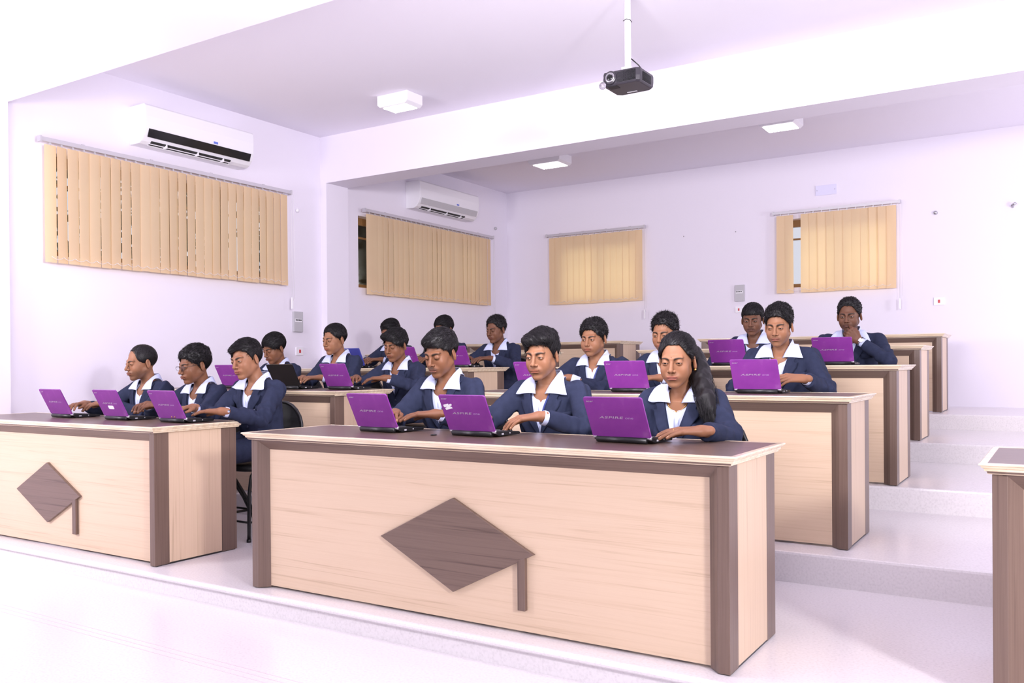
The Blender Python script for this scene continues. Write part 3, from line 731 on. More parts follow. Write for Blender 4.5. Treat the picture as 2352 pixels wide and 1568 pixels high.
def hair_sdf(q, P):
    ax = np.abs(q[..., 0]); m = np.stack([ax, q[..., 1], q[..., 2]], -1)
    st = P['hair']; w = P.get('wide', 1.0)
    x, y, z = q[..., 0], q[..., 1], q[..., 2]
    T = st.get('top', .018); S = st.get('side', .010); Fr = st.get('front', .016)
    sk = ell(m, (0, .018, .032), (.073*w, .094, .084))
    sk = smin(sk, ell(m, (0, -.020, .010), (.060*w, .070, .070)), .02)
    up = np.clip((z-.045)/.06, 0, 1); fr = np.clip((-y-.02)/.07, 0, 1)*np.clip((z-.03)/.05, 0, 1)
    t = S+(T-S)*up+(Fr-T)*fr*up
    sw = st.get('sweep', 0.)
    t = t+sw*.006*np.sin(np.clip(x/.075, -1, 1)*1.6)*up
    bump = st.get('bump', .002)
    fq = st.get('freq', 150.)
    t = t+bump*(nz(q, fq, P.get('seed', 0))+.5*nz(q, fq*2.1, 3+P.get('seed', 0)))
    # hairline: carve the face window. everything in front of a curved sheet
    hl = st.get('line', .060); 
    tm = .0024*nz(q, 260., 7)
    # front hairline height as a function of x, temple y position as function of z
    side = st.get('sidey', -.012)
    fz = hl-st.get('arc', 6.)*(np.maximum(np.abs(x-st.get('part', 0.)*.02)-.02, 0))**2*3-z + tm+ st.get('diag', 0.)*x
    temple = side - y + tm + np.clip(z-.0, -.03, .06)*st.get('tslope', -.62)
    face = np.minimum(fz, temple)                                           # >0 inside the face window
    eg = st.get('edge', .35); t = t*(eg+(1-eg)*np.clip(-face/.030, 0, 1))
    low = np.clip((z+.045)/.07, .25, 1); t = t*low
    d = sk-t
    for c, r, k in st.get('blobs', ()): d = smin(d, ell(q, c, r), k)
    d = smax(d, face-.0, .004)
    # lower limits: sideburns in front of the ear, nape behind
    sb = st.get('burn', -.034); nape = st.get('nape', -.062)
    lim = np.where(y < .000, sb, np.where(y < .030, .014, nape))
    lim = np.where((y >= 0) & (y < .045), sb+(nape-sb)*np.clip((y-.0)/.045, 0, 1)**2.0, lim)
    d = smax(d, lim-z+tm, .004)
    # leave the ear free
    ear = ell(m, (.084*w, .013, -.014), (.024, .023, .035))
    if not st.get('overear'): d = smax(d, -ear, .004)
    return d
def head_color(q, P):
    """skin tone, lips, brows, lash line, moustache or stubble; painted shade in eye sockets and mouth seam"""
    ax = np.abs(q[:, 0]); x, y, z = q[:, 0], q[:, 1], q[:, 2]
    s = np.array(P['skin'], F32); c = np.tile(s, (len(q), 1))
    front = y < -.06
    def mix(mask, col):
        nonlocal c
        mask = np.clip(mask, 0, 1)[:, None].astype(F32); c = c*(1-mask)+np.array(col, F32)*mask
    # slightly redder cheeks / nose, uneven skin
    n = nz(q, 90., P.get('seed', 0)); c = c*(1+.05*n[:, None])
    mix(.16*np.exp(-((ax-.038)**2/.018**2+(z+.038)**2/.016**2))*front, (s[0]*1.15, s[1]*.85, s[2]*.8))
    mix(.14*np.exp(-((ax-.030)**2/.017**2+(z+.004)**2/.010**2))*front, s*.62)  # shade of the eye sockets painted into the skin tone
    lip = np.exp(-(np.maximum(np.abs(x)/.0262, 0)**4+((z+.0668)/(.0098*(1-.35*(np.abs(x)/.024)**2)+1e-4))**4))
    mix(P.get('lipa', .8)*lip*(y < -.085), P.get('lips', (s[0]*.85, s[1]*.48, s[2]*.55)))
    mix(.8*np.exp(-((z+.0670+.0006*(np.abs(x)/.02)**2)/.0012)**2)*(ax < .026)*(y < -.08), s*.22)  # shade in the crease between the lips, painted as a dark line
    bz = P.get('browz', .0165)
    arch = bz+.0050*(1-((ax-.036)/.022)**2)-.002
    bw = 1.65*P.get('browt', .0036)*np.clip(1.15-(ax-.012)/.045, .3, 1)
    mix(.95*np.exp(-((z-arch)/bw)**4)*(1/(1+np.exp(-(ax-.0105)/.0012)))*(1/(1+np.exp((ax-.0520)/.0022)))*front, (.008, .006, .005))
    # lashes: on the rims of both lids
    dy = y+.0765; dz = z+.001; dx = (ax-.031)/.0128
    ang = np.arctan2(dz, -dy); up = P.get('lid', .02)-.30*dx*dx
    near = (np.sqrt(((np.stack([ax-.031, dy, dz], -1))**2).sum(-1)) < .0182) & (np.abs(dx) < 1.12) & (dy < -.002)
    mix(.97*np.exp(-((ang-up-.07)/.15)**2)*near, (.006, .005, .005))
    mix(.45*np.exp(-((ang+P.get('lo', .42)+.06)/.09)**2)*near, s*.3)
    mo = P.get('moust', 0)
    mz = -.0555-.0035*(np.abs(x)/.02)**2
    if mo: mix(mo*np.exp(-((z-mz)/.0052)**4)*np.exp(-(np.abs(x)/.0285)**6)*(.75+.25*nz(q, 900., 2))*front, (.012, .009, .008))
    be = P.get('beard', 0)
    if be:
        low = np.clip((-.040-z)/.02, 0, 1)*np.clip((.012-y)/.02, 0, 1)*np.clip((z+.125)/.01, 0, 1)
        bare = np.exp(-(np.abs(x)/.028)**6)*(z > -.078)*(z < -.048)
        mix(be*low*(1-.8*bare)*(.8+.2*nz(q, 700., 4)), (.03, .022, .02))
    if P.get('bindi'): mix(np.exp(-((x**2+(z-.024)**2)/.0021**2)**2)*front, P['bindi'])
    # scalp tint under the hair
    mix(.85*np.clip((z-.055+1.3*np.clip(y+.05, 0, 1)*-1*0)/.015, 0, 1)*(y > -.055), (.012, .010, .009))
    return c
def strands(rs, q, nrm, P, n, ln, wd):
    """thin tapered locks standing off the hair surface; q are surface points with normals (head space)"""
    st = P['hair']
    ids = rs.choice(len(q), n); b = q[ids]; N = nrm[ids]
    comb = np.array(st.get('comb', (.35, -.5, -.45)), F32)
    flow = np.tile(comb, (n, 1)); flow += rs.normal(0, st.get('mess', .35), (n, 3))
    # behind and on the sides hair falls down
    low = np.clip((.05-b[:, 2:3])/.06, 0, 1); flow = flow*(1-low)+np.array([0, .25, -1.])*low+low*rs.normal(0, .15, (n, 3))
    flow -= (flow*N).sum(1, keepdims=True)*N
    flow /= np.linalg.norm(flow, axis=1, keepdims=True)+1e-6
    sd = np.cross(flow, N); L = ln*rs.uniform(.5, 1.2, (n, 1)); lift = st.get('lift', .25)*rs.uniform(.3, 1.3, (n, 1))
    Vs = []; K = 4
    for k in range(K):
        t = k/(K-1.); c = b+flow*L*t
        if k:
            d0, G0 = grad(lambda p: hair_sdf(p, P), c.astype(F32), .003); c = c+G0*np.clip(.0006-d0, -.012, .012)[:, None]
        c = c+N*L*lift*t*t; w2 = wd*(1-t**1.5)+.0001
        Vs += [c+sd*w2, c+N*w2*1.2, c-sd*w2]
    Vv = np.stack(Vs, 1).reshape(-1, 3)
    base = np.arange(n)[:, None]*(3*K); Q = []
    for k in range(K-1):
        for a in range(2): Q.append(base+np.array([[3*k+a, 3*k+a+1, 3*k+a+4, 3*k+a+3]]))
        Q.append(base+np.array([[3*k+2, 3*k, 3*k+3, 3*k+5]]))
    return Vv.astype(F32), np.concatenate(Q)
def grad(f, p, e):
    d0 = f(p); G = np.stack([f(p+V3(e, 0, 0))-d0, f(p+V3(0, e, 0))-d0, f(p+V3(0, 0, e))-d0], -1)
    return d0, G/np.maximum(np.linalg.norm(G, axis=1, keepdims=True), 1e-9)
# ------------------------------------------------------------------ people: bodies and clothes
def nrm3(v): v = np.asarray(v, float); return v/np.linalg.norm(v)
def hand_sdf(q, K):
    """wrist at the origin, fingers towards -y, back of the hand +z, thumb on the -x side"""
    x = q[..., 0]; c1, c2, c3 = K.get('curl', (.25, .70, .85)); sp = K.get('spread', 1.)
    qs = q*V3(1, 1, 1.18)
    d = cone(qs, (0, .03, 0), (0, -.012, 0), .0235, .0245)
    fin = [(-.0295, -.088, .021, .042, .024, .021, -.16), (-.0098, -.093, .022, .046, .028, .022, -.05), (.0105, -.089, .021, .043, .026, .021, .06), (.0285, -.079, .018, .034, .020, .019, .18)]
    for fx, fy, fr, *_ in fin:
        d = smin(d, cone(qs, (fx*.45, -.012, 0), (fx, fy, .0035), .0195, .0125), .010)
    f = None
    for i, (fx, fy, fr, l1, l2, l3, sp0) in enumerate(fin):
        a = (fx, fy, .003); az = sp0*sp
        for l, c, r0, r1 in ((l1, c1*(1+.10*((i*7) % 3-1)), .0098, .0088), (l2, c2*(1+.12*((i*5) % 3-1)), .0088, .0078), (l3, c3, .0078, .0064)):
            if i == 3: r0 *= .86; r1 *= .86
            b = (a[0]+l*math.sin(az)*math.cos(c), a[1]-l*math.cos(az)*math.cos(c), a[2]-l*math.sin(c))
            e = cone(q, a, b, r0, r1); f = e if f is None else (smin(f, e, .0015) if c == c1 and a[1] == fy else np.minimum(f, e)); a = b
    d = smin(d, f, .006)
    tp = K.get('thumb', [(-.020, -.020, -.004), (-.043, -.056, -.012), (-.047, -.086, -.020), (-.038, -.108, -.026)])
    t = cone(q, tp[0], tp[1], .0150, .0115); t = smin(t, cone(q, tp[1], tp[2], .0112, .0098), .003); t = smin(t, cone(q, tp[2], tp[3], .0098, .0075), .003)
    return smin(d, t, .008)
def ik(Sh, Wr, pole, l1=.272, l2=.246):
    Sh = np.array(Sh, float); Wr = np.array(Wr, float); d = Wr-Sh; L = np.linalg.norm(d)
    L2 = min(L, (l1+l2)*.999); u = d/L; a = (l1*l1-l2*l2+L2*L2)/(2*L2); hh = math.sqrt(max(l1*l1-a*a, 0))
    p = np.array(pole, float); p = p-u*(p@u); p /= np.linalg.norm(p)
    return Sh+u*a+p*hh
def catmull(P, n):
    P = np.array(P, float); P2 = np.vstack([2*P[0]-P[1], P, 2*P[-1]-P[-2]]); out = []
    m = len(P)-1
    for s in np.linspace(0, m, n):
        i = min(int(s), m-1); t = s-i; a, b, c, d = P2[i], P2[i+1], P2[i+2], P2[i+3]
        out.append(.5*((2*b)+(-a+c)*t+(2*a-5*b+4*c-d)*t*t+(-a+3*b-3*c+d)*t**3))
    return np.array(out)
def sheet(rows, thick=.0016):
    """double sided sheet from rows of points (n x m x 3)"""
    R = np.asarray(rows, float); n, m, _ = R.shape
    du = np.gradient(R, axis=0); dv = np.gradient(R, axis=1); N = np.cross(du, dv); N /= np.maximum(np.linalg.norm(N, axis=2, keepdims=True), 1e-9)
    A = (R+N*thick/2).reshape(-1, 3); B = (R-N*thick/2).reshape(-1, 3); k = n*m; Q = []
    I = np.arange(k).reshape(n, m)
    q = np.stack([I[:-1, :-1], I[1:, :-1], I[1:, 1:], I[:-1, 1:]], -1).reshape(-1, 4); Q += [q, q[:, ::-1]+k]
    for e in (I[0], I[:, -1], I[-1][::-1], I[:, 0][::-1]): Q.append(np.stack([e[:-1], e[1:], e[1:]+k, e[:-1]+k], -1))
    return np.concatenate([A, B]).astype(F32), np.concatenate(Q)
def ball(c, r, seg=20, rings=13, sc=(1, 1, 1)):
    u, v = np.meshgrid(np.linspace(0, PI, rings), np.linspace(0, 2*PI, seg, endpoint=False), indexing='ij')
    X = np.stack([np.sin(u)*np.cos(v), -np.cos(u), np.sin(u)*np.sin(v)], -1).reshape(-1, 3)*r*np.array(sc)+np.array(c)
    ii = np.arange(rings*seg).reshape(rings, seg); q = np.stack([ii[:-1], ii[1:], np.roll(ii, -1, 1)[1:], np.roll(ii, -1, 1)[:-1]], -1).reshape(-1, 4)
    return X, q, u.reshape(-1)
FAST = False
def person(key, x, y0, zc, zp, label, P):
    """x, crown height zc above the platform; y0 = front of the desk; zp = platform height"""
    rs = np.random.RandomState(P.get('seed', 1)); sc = P.get('hs', 1.0)
    O = np.array([x, y0+.90, zp])                                   # person origin on the platform
    hR = rotm(P.get('yaw', 0), P.get('pitch', .22), P.get('roll', 0))
    Hc = np.array([P.get('hx', 0), P.get('hy', -.105), zc-.1325*sc])
    toH = lambda p: (((p-V3(*Hc))@hR)/sc).astype(F32)
    fromH = lambda q: (np.asarray(q, F32)*sc)@hR.T+V3(*Hc)
    Nk = np.array([P.get('nx', Hc[0]*.6), Hc[1]+.060, Hc[2]-.138])
    drop = P.get('drop', .050); sw = P.get('sw', .158); tyaw = P.get('tyaw', 0.)
    sd = np.array([math.cos(tyaw), math.sin(tyaw), 0])
    SL = Nk+sd*sw+np.array([0, .012, -drop+P.get('lift', 0)]); SR = Nk-sd*sw+np.array([0, .012, -drop-P.get('lift', 0)])
    Pe = np.array([0, .02, .545]); fat = P.get('fat', 1.0)
    LW = np.array(P['LW'], float)-O if 'LW' in P else None; RW = np.array(P['RW'], float)-O if 'RW' in P else None
    lx = P.get('lapx', x)-x
    if LW is None: LW = np.array([lx+.085, -.355, .843])
    if RW is None: RW = np.array([lx-.085, -.355, .843])
    def elbow(Sh, Wr, s, pole):
        if pole is not None: return ik(Sh, Wr, pole)
        for k in range(30):                                    # swing the elbow out until the forearm clears the desk
            e = ik(Sh, Wr, (s*(.12+.055*k), .45, -1.0))
            if e[2] > P.get('ez', .768): break
        return e
    LE = elbow(SL, LW, 1, P.get('LP')); RE = elbow(SR, RW, -1, P.get('RP'))
    def fold(p, a, b, amp):
        d = b-a; t = ((p-V3(*a))@V3(*d))/float(d@d); g = np.exp(-((t)/.35)**2)
        return amp*g*np.sin(t*26+2.2*nz(p, 14., 3))
    def spine(p):
        t = (p[..., 2]-Pe[2])/(Nk[2]-Pe[2]); return Pe[0]+(Nk[0]-Pe[0])*t, Pe[1]+(Nk[1]-Pe[1])*t
    cy_, sy_ = math.cos(tyaw), math.sin(tyaw)
    def torso(p, o=0.):
        sx, sy = spine(p); ax, ay = p[..., 0]-sx, p[..., 1]-sy
        u = np.stack([np.abs(ax*cy_+ay*sy_), (ay*cy_-ax*sy_)*1.30, p[..., 2]], -1)
        d = cone(u, (0, .0, .52), (0, -.0, Nk[2]-.17), .160*fat, .150*fat)
        d = smin(d, cone(u, (.045, -.012, Nk[2]-.17), (.075, -.005, Nk[2]-.10), .120*fat, .100), .05)
        if P.get('bust'): d = smin(d, sph(u, (.075, -.140, Nk[2]-.21), .062), .05)
        d = smin(d, cone(u, (.035, .012, Nk[2]-.050), (sw-.008, .012, Nk[2]-drop-.006), .064, .050), .040)
        return d+o
    def arms(p, o=0., taper=1.):
        d = None
        for A, B, Cc in ((SL, LE, LW), (SR, RE, RW)):
            e = cone(p, A, B, .057*taper, .047*taper); e = smin(e, cone(p, B, Cc, .047*taper, .0375*taper), .02)
            d = e if d is None else np.minimum(d, e)
        return d+o
    V = P.get('vee', -.27)
    def front(p):
        sx, sy = spine(p); ax, ay = p[..., 0]-sx, p[..., 1]-sy
        return ax*cy_+ay*sy_, ay*cy_-ax*sy_, p[..., 2]-Nk[2]
    def f_jacket(p):
        t = torso(p); a = arms(p); d = smin(t, a, .026)
        for A, B, Cc in ((SL, LE, LW), (SR, RE, RW)):
            far = np.clip((-.10-(p[..., 2]-Nk[2]))/.1+.4, 0, 1)
            d = d-fold(p, B, A, .0055)-fold(p, B, Cc, .0050)
        d = d-.0016*nz(p, 21., P.get('seed', 0))-.0036*nz(p*V3(1, 1, .45), 34., 5)*np.clip((-.06-(p[..., 2]-Nk[2]))/.1, 0, 1)
        u, w, v = front(p)
        hw = np.clip((v-V)/(-.03-V), 0, 1.3)*.066
        g = np.maximum(np.abs(u)-hw, V-v)
        d = smax(d, -np.maximum(g, w-.01), .004)
        nb = fromH([(0, .022, -.055)])[0]
        d = smax(d, -cone(p, Nk+np.array([0, .0, -.06]), nb+np.array([0, .0, .03]), .069, .072), .006)
        d = smax(d, .49-p[..., 2], .004)
        for B, Cc in ((LE, LW), (RE, RW)):                     # sleeve ends
            dr = nrm3(Cc-B); s_ = (p-V3(*(Cc-dr*.040)))@V3(*dr)
            near = np.sqrt(((p-V3(*Cc))**2).sum(-1))-.085
            d = smax(d, -np.maximum(-s_, near), .0045)
        return d
    def f_shirt(p):
        d = torso(p, .0125); u, w, v = front(p)
        hw = np.clip((v+.105)/.105, 0, 1.5)*.031
        g = np.maximum(np.abs(u)-hw, -.105-v)
        d = smax(d, -np.maximum(g, w-.01), .003)
        nb = fromH([(0, .022, -.055)])[0]
        d = smax(d, -cone(p, Nk+np.array([0, .0, -.06]), nb+np.array([0, 0, .03]), .056, .058), .004)
        return smax(d, .58-p[..., 2], .004)
    hands = []
    for W_, E_, s, K in ((LW, LE, 1, P.get('LH', {})), (RW, RE, -1, P.get('RH', {}))):
        f_ = nrm3(K['dir']) if 'dir' in K else nrm3(np.array([(lx-W_[0])*.9 if 'dir' not in K else 0, -.25, 0])+nrm3(W_-E_)*np.array([.4, .6, 0.]))
        if 'dir' not in K: f_ = nrm3(f_+np.array([0, 0, K.get('dip', -.02)]))
        up = nrm3(K.get('up', (s*.15, 0, 1))); yv = -f_; up = nrm3(up-yv*(up@yv)); xv = np.cross(yv, up)
        Rm = np.stack([xv, yv, up], 1)                           # columns local axes in person space
        hands.append((W_, Rm.astype(F32), s, K, f_))
    def f_hands(p):
        d = None
        for W_, Rm, s, K, _ in hands:
            q = (p-V3(*W_))@Rm
            if s < 0: q = q*V3(-1, 1, 1)
            e = hand_sdf(q, K); d = e if d is None else np.minimum(d, e)
        return d
    nb0 = fromH([(0, .024, -.050)])[0]; nb1 = Nk+np.array([0, .006, -.02])
    nr = P.get('neck', 1.0)
    def f_body(p):
        h = head_sdf(toH(p), P)*sc
        n = cone(p, nb0, nb1, .0445*nr, .0505*nr); nn = cone(p, nb1, Nk+np.array([0, 0, -.06]), .050*nr, .073)
        d = smin(h, n, .022); d = smin(d, nn, .02)
        return smin(d, torso(p, .021), .03)
    def f_all(p):
        d = np.minimum(f_body(p), 9.)
        d = smin(d, arms(p, .0, .60), .02)
        return smin(d, f_hands(p), .012)
    hq = P.get('res', .0021)
    zcut = Nk[2]-.02
    lo = Hc-np.array([.125, .15, .17]); hi = Hc+np.array([.125, .15, .155]); lo[2] = min(lo[2], Nk[2]-.13)
    Vh, Qh = surf(f_body, lo, hi, hq)
    ch = head_color(toH(Vh), P); ch[Vh[:, 2] < Hc[2]-.15*sc] = np.array(P['skin'])
    skc = np.array(P['skin'], F32)
    # mask: paint only what is head
    parts = [(Vh, Qh)]; cols = [ch]
    def hcol(Vv):
        c = np.tile(skc*np.array([.97, .95, .95], F32), (len(Vv), 1))*(1+.05*nz(Vv, 60., 2))[:, None]
        for W_, Rm, s, K, _ in hands:
            q = (Vv-V3(*W_))@Rm
            if s < 0: q = q*V3(-1, 1, 1)
            # knuckle creases darker, nails paler: tips of the fingers on the back side
            tip = (q[:, 1] < -.128) & (q[:, 1] > -.2)
            c1, c2, c3 = K.get('curl', (.25, .70, .85))
            for (fx, fy, fr, l1, l2, l3, sp0) in ((-.0295, -.088, 0, .042, .024, .021, -.16), (-.0098, -.093, 0, .046, .028, .022, -.05), (.0105, -.089, 0, .043, .026, .021, .06), (.0285, -.079, 0, .034, .020, .019, .18)):
                az = sp0*K.get('spread', 1.); a = np.array([fx, fy, .003])
                for l, cc in ((l1, c1), (l2, c2), (l3*.72, c3)): a = a+np.array([l*math.sin(az)*math.cos(cc), -l*math.cos(az)*math.cos(cc), -l*math.sin(cc)])
                nrm_ = np.array([0, -math.sin(c3), math.cos(c3)]); a = a+nrm_*.0072
                dd = np.sqrt(((q-a.astype(F32))**2).sum(1)); m = np.clip((.0068-dd)/.002, 0, 1)[:, None]
                c = c*(1-m)+np.array([min(skc[0]*1.9, .85), min(skc[1]*2.3, .62), min(skc[2]*2.6, .55)], F32)*m
        return c
    for W_, Rm, s, K, f_ in hands:
        c_ = W_+f_*.075; rr = np.array([.115, .115, .115]); 
        ff = lambda p: smin(f_hands(p), arms(p, .0, .60), .012)
        Vv, Qq = surf(ff, c_-rr, c_+rr, max(hq, .0022) if not P.get('far') else .0034)
        parts.append((Vv, Qq)); cols.append(hcol(Vv))
    # the covered rest of the body
    def f_rest(p): return smin(torso(p, .024), arms(p, .004, .60), .02)
    Vr, Qr = surf(f_rest, (min(SL[0], SR[0], LE[0], RE[0], LW[0], RW[0])-.12, min(LW[1], RW[1])-.1, .505), (max(SL[0], SR[0], LE[0], RE[0], LW[0], RW[0])+.12, .35, Nk[2]+.06), .013, 1)
    parts.append((Vr, Qr)); cols.append(np.tile(skc, (len(Vr), 1)))
    me = mesh_np('person', parts, np.concatenate(cols)); me.materials.append(M['skin'])
    body = bpy.data.objects.new('person', me); link(body); body.location = O; tag(body, label, 'person')
    def child(name, parts, m, parent=body, cols=None, smooth=True):
        me = mesh_np(name, parts, cols, smooth); me.materials.append(m); o = bpy.data.objects.new(name, me); return link(o, parent)
    # jacket
    allp = np.array([SL, SR, LE, RE, LW, RW, Pe, Nk]); lo = allp.min(0)-.13; hi = allp.max(0)+.13; lo[2] = .46; hi[1] = max(hi[1], .25); hi[0] = max(hi[0], .24); lo[0] = min(lo[0], -.24)
    jr = P.get('jres', .0062)
    jac = child('blazer', [surf(f_jacket, lo, hi, jr)], M['navy'])
    cuffs = []; shirt_parts = [surf(f_shirt, (-.24+Nk[0]*.5, -.30, .57), (.24+Nk[0]*.5, .22, Nk[2]+.06), .0058)]
    for W_, Rm, s, K, f_ in hands:                                # shirt cuffs
        E_ = LE if s > 0 else RE; dr = nrm3(W_-E_); a = np.cross(dr, (0, 0, 1)); a = nrm3(a); b_ = np.cross(dr, a); rows = []
        for t, r in ((-.075, .0285), (-.045, .0295), (-.022, .0305), (-.0185, .0298), (-.019, .0280), (-.05, .027)):
            rows.append([W_+dr*t+(a*math.cos(k*2*PI/20)+b_*math.sin(k*2*PI/20))*r*P.get('cuff', 1.) for k in range(20)])
        Rr = np.array(rows); n, m = 6, 20; I = np.arange(n*m).reshape(n, m); q = np.stack([I[:-1], np.roll(I, -1, 1)[:-1], np.roll(I, -1, 1)[1:], I[1:]], -1).reshape(-1, 4)
        cuffs.append((Rr.reshape(-1, 3).astype(F32), q))
    shirt = child('shirt', shirt_parts, M['shirt'])
    for cf in cuffs: child('cuff', [cf], M['shirt'], shirt)
    # frame for draped pieces
    R3 = np.array([[cy_, sy_, 0], [-sy_, cy_, 0], [0, 0, 1.]])    # rows: lateral, back, up
    def fr(u, w, v): return Nk+u*R3[0]+w*R3[1]*1.0+np.array([0, 0, v])+np.array([(Nk[0]-Pe[0])*v/(Nk[2]-Pe[2]), (Nk[1]-Pe[1])*v/(Nk[2]-Pe[2]), 0])
    def drape(pts, f, gap, it=5, pull=False):
        p = np.asarray(pts, F32).reshape(-1, 3).copy()
        for _ in range(it):
            d, G = grad(f, p, .002); push = gap-d
            push = push if pull else np.maximum(push, 0); p += G*np.clip(push, -.03, .03)[:, None]
        return p.reshape(np.asarray(pts).shape)
    def f_solid(p): return np.minimum(smin(torso(p), arms(p), .03)-.003, f_jacket(p))
    # lapels
    for s in (-1, 1):
        rows = []; n = 30; wl = P.get('lapel', 1.)
        for i in range(n):
            t = i/(n-1.); v = V+.004+(-.030-V)*t; u0 = .066*np.clip((v-V)/(-.03-V), 0, 1.25)-.002
            wd = (.072*min(t/.62, 1.)**.8 if t < .66 else (.046+.012*(t-.70)/.3 if t > .70 else .072-.026*(t-.66)/.04))*wl
            dip = .014*(1 if .60 < t < .68 else 0)
            rows.append([fr(s*(u0+wd*k/7.), -.16, v+.02*(k/7.)*t+dip*k/7.) for k in range(8)])
        rw = np.array(rows); p = rw.reshape(-1, 3).astype(F32)
        # march from the front onto the jacket
        for _ in range(40):
            d = f_solid(p)-.0045; p[:, 1] += np.maximum(d, 0)*.8
            if (d < .0008).all(): break
        rw = p.reshape(rw.shape)
        child('lapel', [sheet(rw, .0035)], M['navy'], jac)
    # buttons and welt pocket
    bt = []
    for k, vv in enumerate((V-.015, V-.10)):
        p = np.array([fr(.006, -.2, vv)], F32)
        for _ in range(40): p[:, 1] += np.maximum(f_solid(p)-.003, 0)*.8
        X, q, _u = ball((0, 0, 0), .0095, 14, 7, (1, .35, 1)); bt.append((X+p[0], q))
    child('button', bt, M['button'], jac)
    if not P.get('nopocket'):
        rw = np.array([[fr(.085+.085*i/9., -.2, -.150+.012*i/9.-.016*k) for k in range(3)] for i in range(10)]); p = rw.reshape(-1, 3).astype(F32)
        for _ in range(40): p[:, 1] += np.maximum(f_solid(p)-.0035, 0)*.8
        child('breast_pocket', [sheet(p.reshape(rw.shape), .003)], M['navy'], jac)
    # collar: fold line around the neck, leaves falling outside the blazer
    cs = P.get('collar', 1.0); jit = rs.uniform(-.006, .006, 6)
    hb = nb1-Nk
    for s in (-1, 1):
        inner = [(0, .066, .058), (.040, .056, .060), (.060, .024, .054), (.059, -.014, .034), (.049, -.046, .004), (.038, -.068, -.024), (.026, -.088, -.056)]
        outer = [(0, .092, .006), (.050, .080, .006), (.080, .036, .010), (.094*cs+jit[0], -.018, -.004), (.132*cs+jit[1], -.070, -.054*cs+jit[2])]
        I_ = catmull([fr(s*a, b, c) for a, b, c in inner], 37); 
        O_ = catmull([fr(s*a, b, c) for a, b, c in outer], 37); rows = []
        for i in range(37):
            r_ = []
            for k in range(9):
                t = k/8.; p = I_[i]*(1-t)+O_[i]*t; p = p+np.array([0, 0, .016*math.sin(PI*min(t*1.3, 1))*(1-i/40.)]); r_.append(p)
            rows.append(r_)
        rw = np.array(rows); rw[:, 1:] = drape(rw[:, 1:], f_solid, .0115, 8)
        for _ in range(2): rw[1:-1, 1:-1] = (rw[1:-1, 1:-1]*2+rw[:-2, 1:-1]+rw[2:, 1:-1]+rw[1:-1, :-2]+rw[1:-1, 2:])/6
        rw[:, 1:] = drape(rw[:, 1:], f_solid, .0105, 4)
        child('collar', [sheet(rw, .0024)], M['shirt'], shirt)
    # buttoned placket of the shirt
    rw = np.array([[fr(.012*k-.012+.004, -.2, -.118-.15*i/12.) for k in range(3)] for i in range(13)]); p = rw.reshape(-1, 3).astype(F32)
    for _ in range(40): p[:, 1] += np.maximum(f_shirt(p)-.002, 0)*.8
    child('placket', [sheet(p.reshape(rw.shape), .002)], M['shirt'], shirt)
    if P.get('lanyard'):
        a = fr(.055, -.2, -.02); b_ = fr(.004, -.2, -.20); rw = np.array([[a*(1-i/14.)+b_*(i/14.)+np.array([.011*k-.005, 0, .004*k]) for k in range(2)] for i in range(15)]); p = rw.reshape(-1, 3).astype(F32)
        for _ in range(40): p[:, 1] += np.maximum(f_shirt(p)-.006, 0)*.8
        child('lanyard', [sheet(p.reshape(rw.shape), .0015)], M['tie'])
    # trousers and shoes
    def f_legs(p):
        m = np.stack([np.abs(p[..., 0]), p[..., 1], p[..., 2]], -1); d = ell(m, (.0, .02, .575), (.165, .125, .10)); d = smin(d, cone(m, (.085, .01, .555), (.115, -.42, .53), .082, .064), .03)
        d = smin(d, cone(m, (.115, -.42, .53), (.125, -.43, .10), .062, .047), .02); return smax(d, .075-m[..., 2], .004)-.0015*nz(p, 40., 1)
    tr = child('trousers', [surf(f_legs, (-.24, -.52, .05), (.24, .17, .67), .0115)], M['navy']); tr.location.x = P.get('legx', 0); tr.location.z = .014
    def f_shoe(p):
        m = np.stack([np.abs(p[..., 0]), p[..., 1], p[..., 2]], -1)
        d = smin(ell(m, (.125, -.455, .036), (.043, .095, .040)), cone(m, (.125, -.40, .035), (.125, -.415, .085), .038, .036), .03); return smax(d, .002-m[..., 2], .002)
    for s in (0, 1):
        sh = child('shoe', [surf(f_shoe, ((-.19, 0.04)[s], -.60, -.01), ((-.04, .19)[s], -.31, .14), .008)], M['shoe']); sh.location.x = P.get('legx', 0)
    # hair
    st = P['hair']; g = lambda q: hair_sdf(q, P)
    hr = P.get('hres', .0030); Vq, Qq = surf(g, (-.125, -.14, -.13), (.125, .15, .165), hr, 1)
    _, N_ = grad(g, Vq, .002); hp = [(fromH(Vq), Qq)]
    Sv, Sq = strands(rs, Vq, N_, P, st.get('n', 1800), st.get('len', .025), st.get('wd', .0016)); 
    hp.append((fromH(Sv), Sq))
    if P.get('longhair'):
        tail = catmull(P['longhair'], 9)
        def f_tail(p):
            d = None
            for i in range(8):
                r0 = np.interp(i/8., [0, .25, .6, 1], [.030, .046, .040, .018]); r1 = np.interp((i+1)/8., [0, .25, .6, 1], [.030, .046, .040, .018])
                e = cone(p, tail[i], tail[i+1], r0, r1); d = e if d is None else smin(d, e, .02)
            return d-.0035*nz(p*V3(1, 1, .35), 85., 1)-.002*nz(p*V3(1, 1, .3), 190., 4)
        lo = tail.min(0)-.08; hi = tail.max(0)+.08; hp.append(surf(f_tail, lo, hi, .0040, 1))
        B = MB()
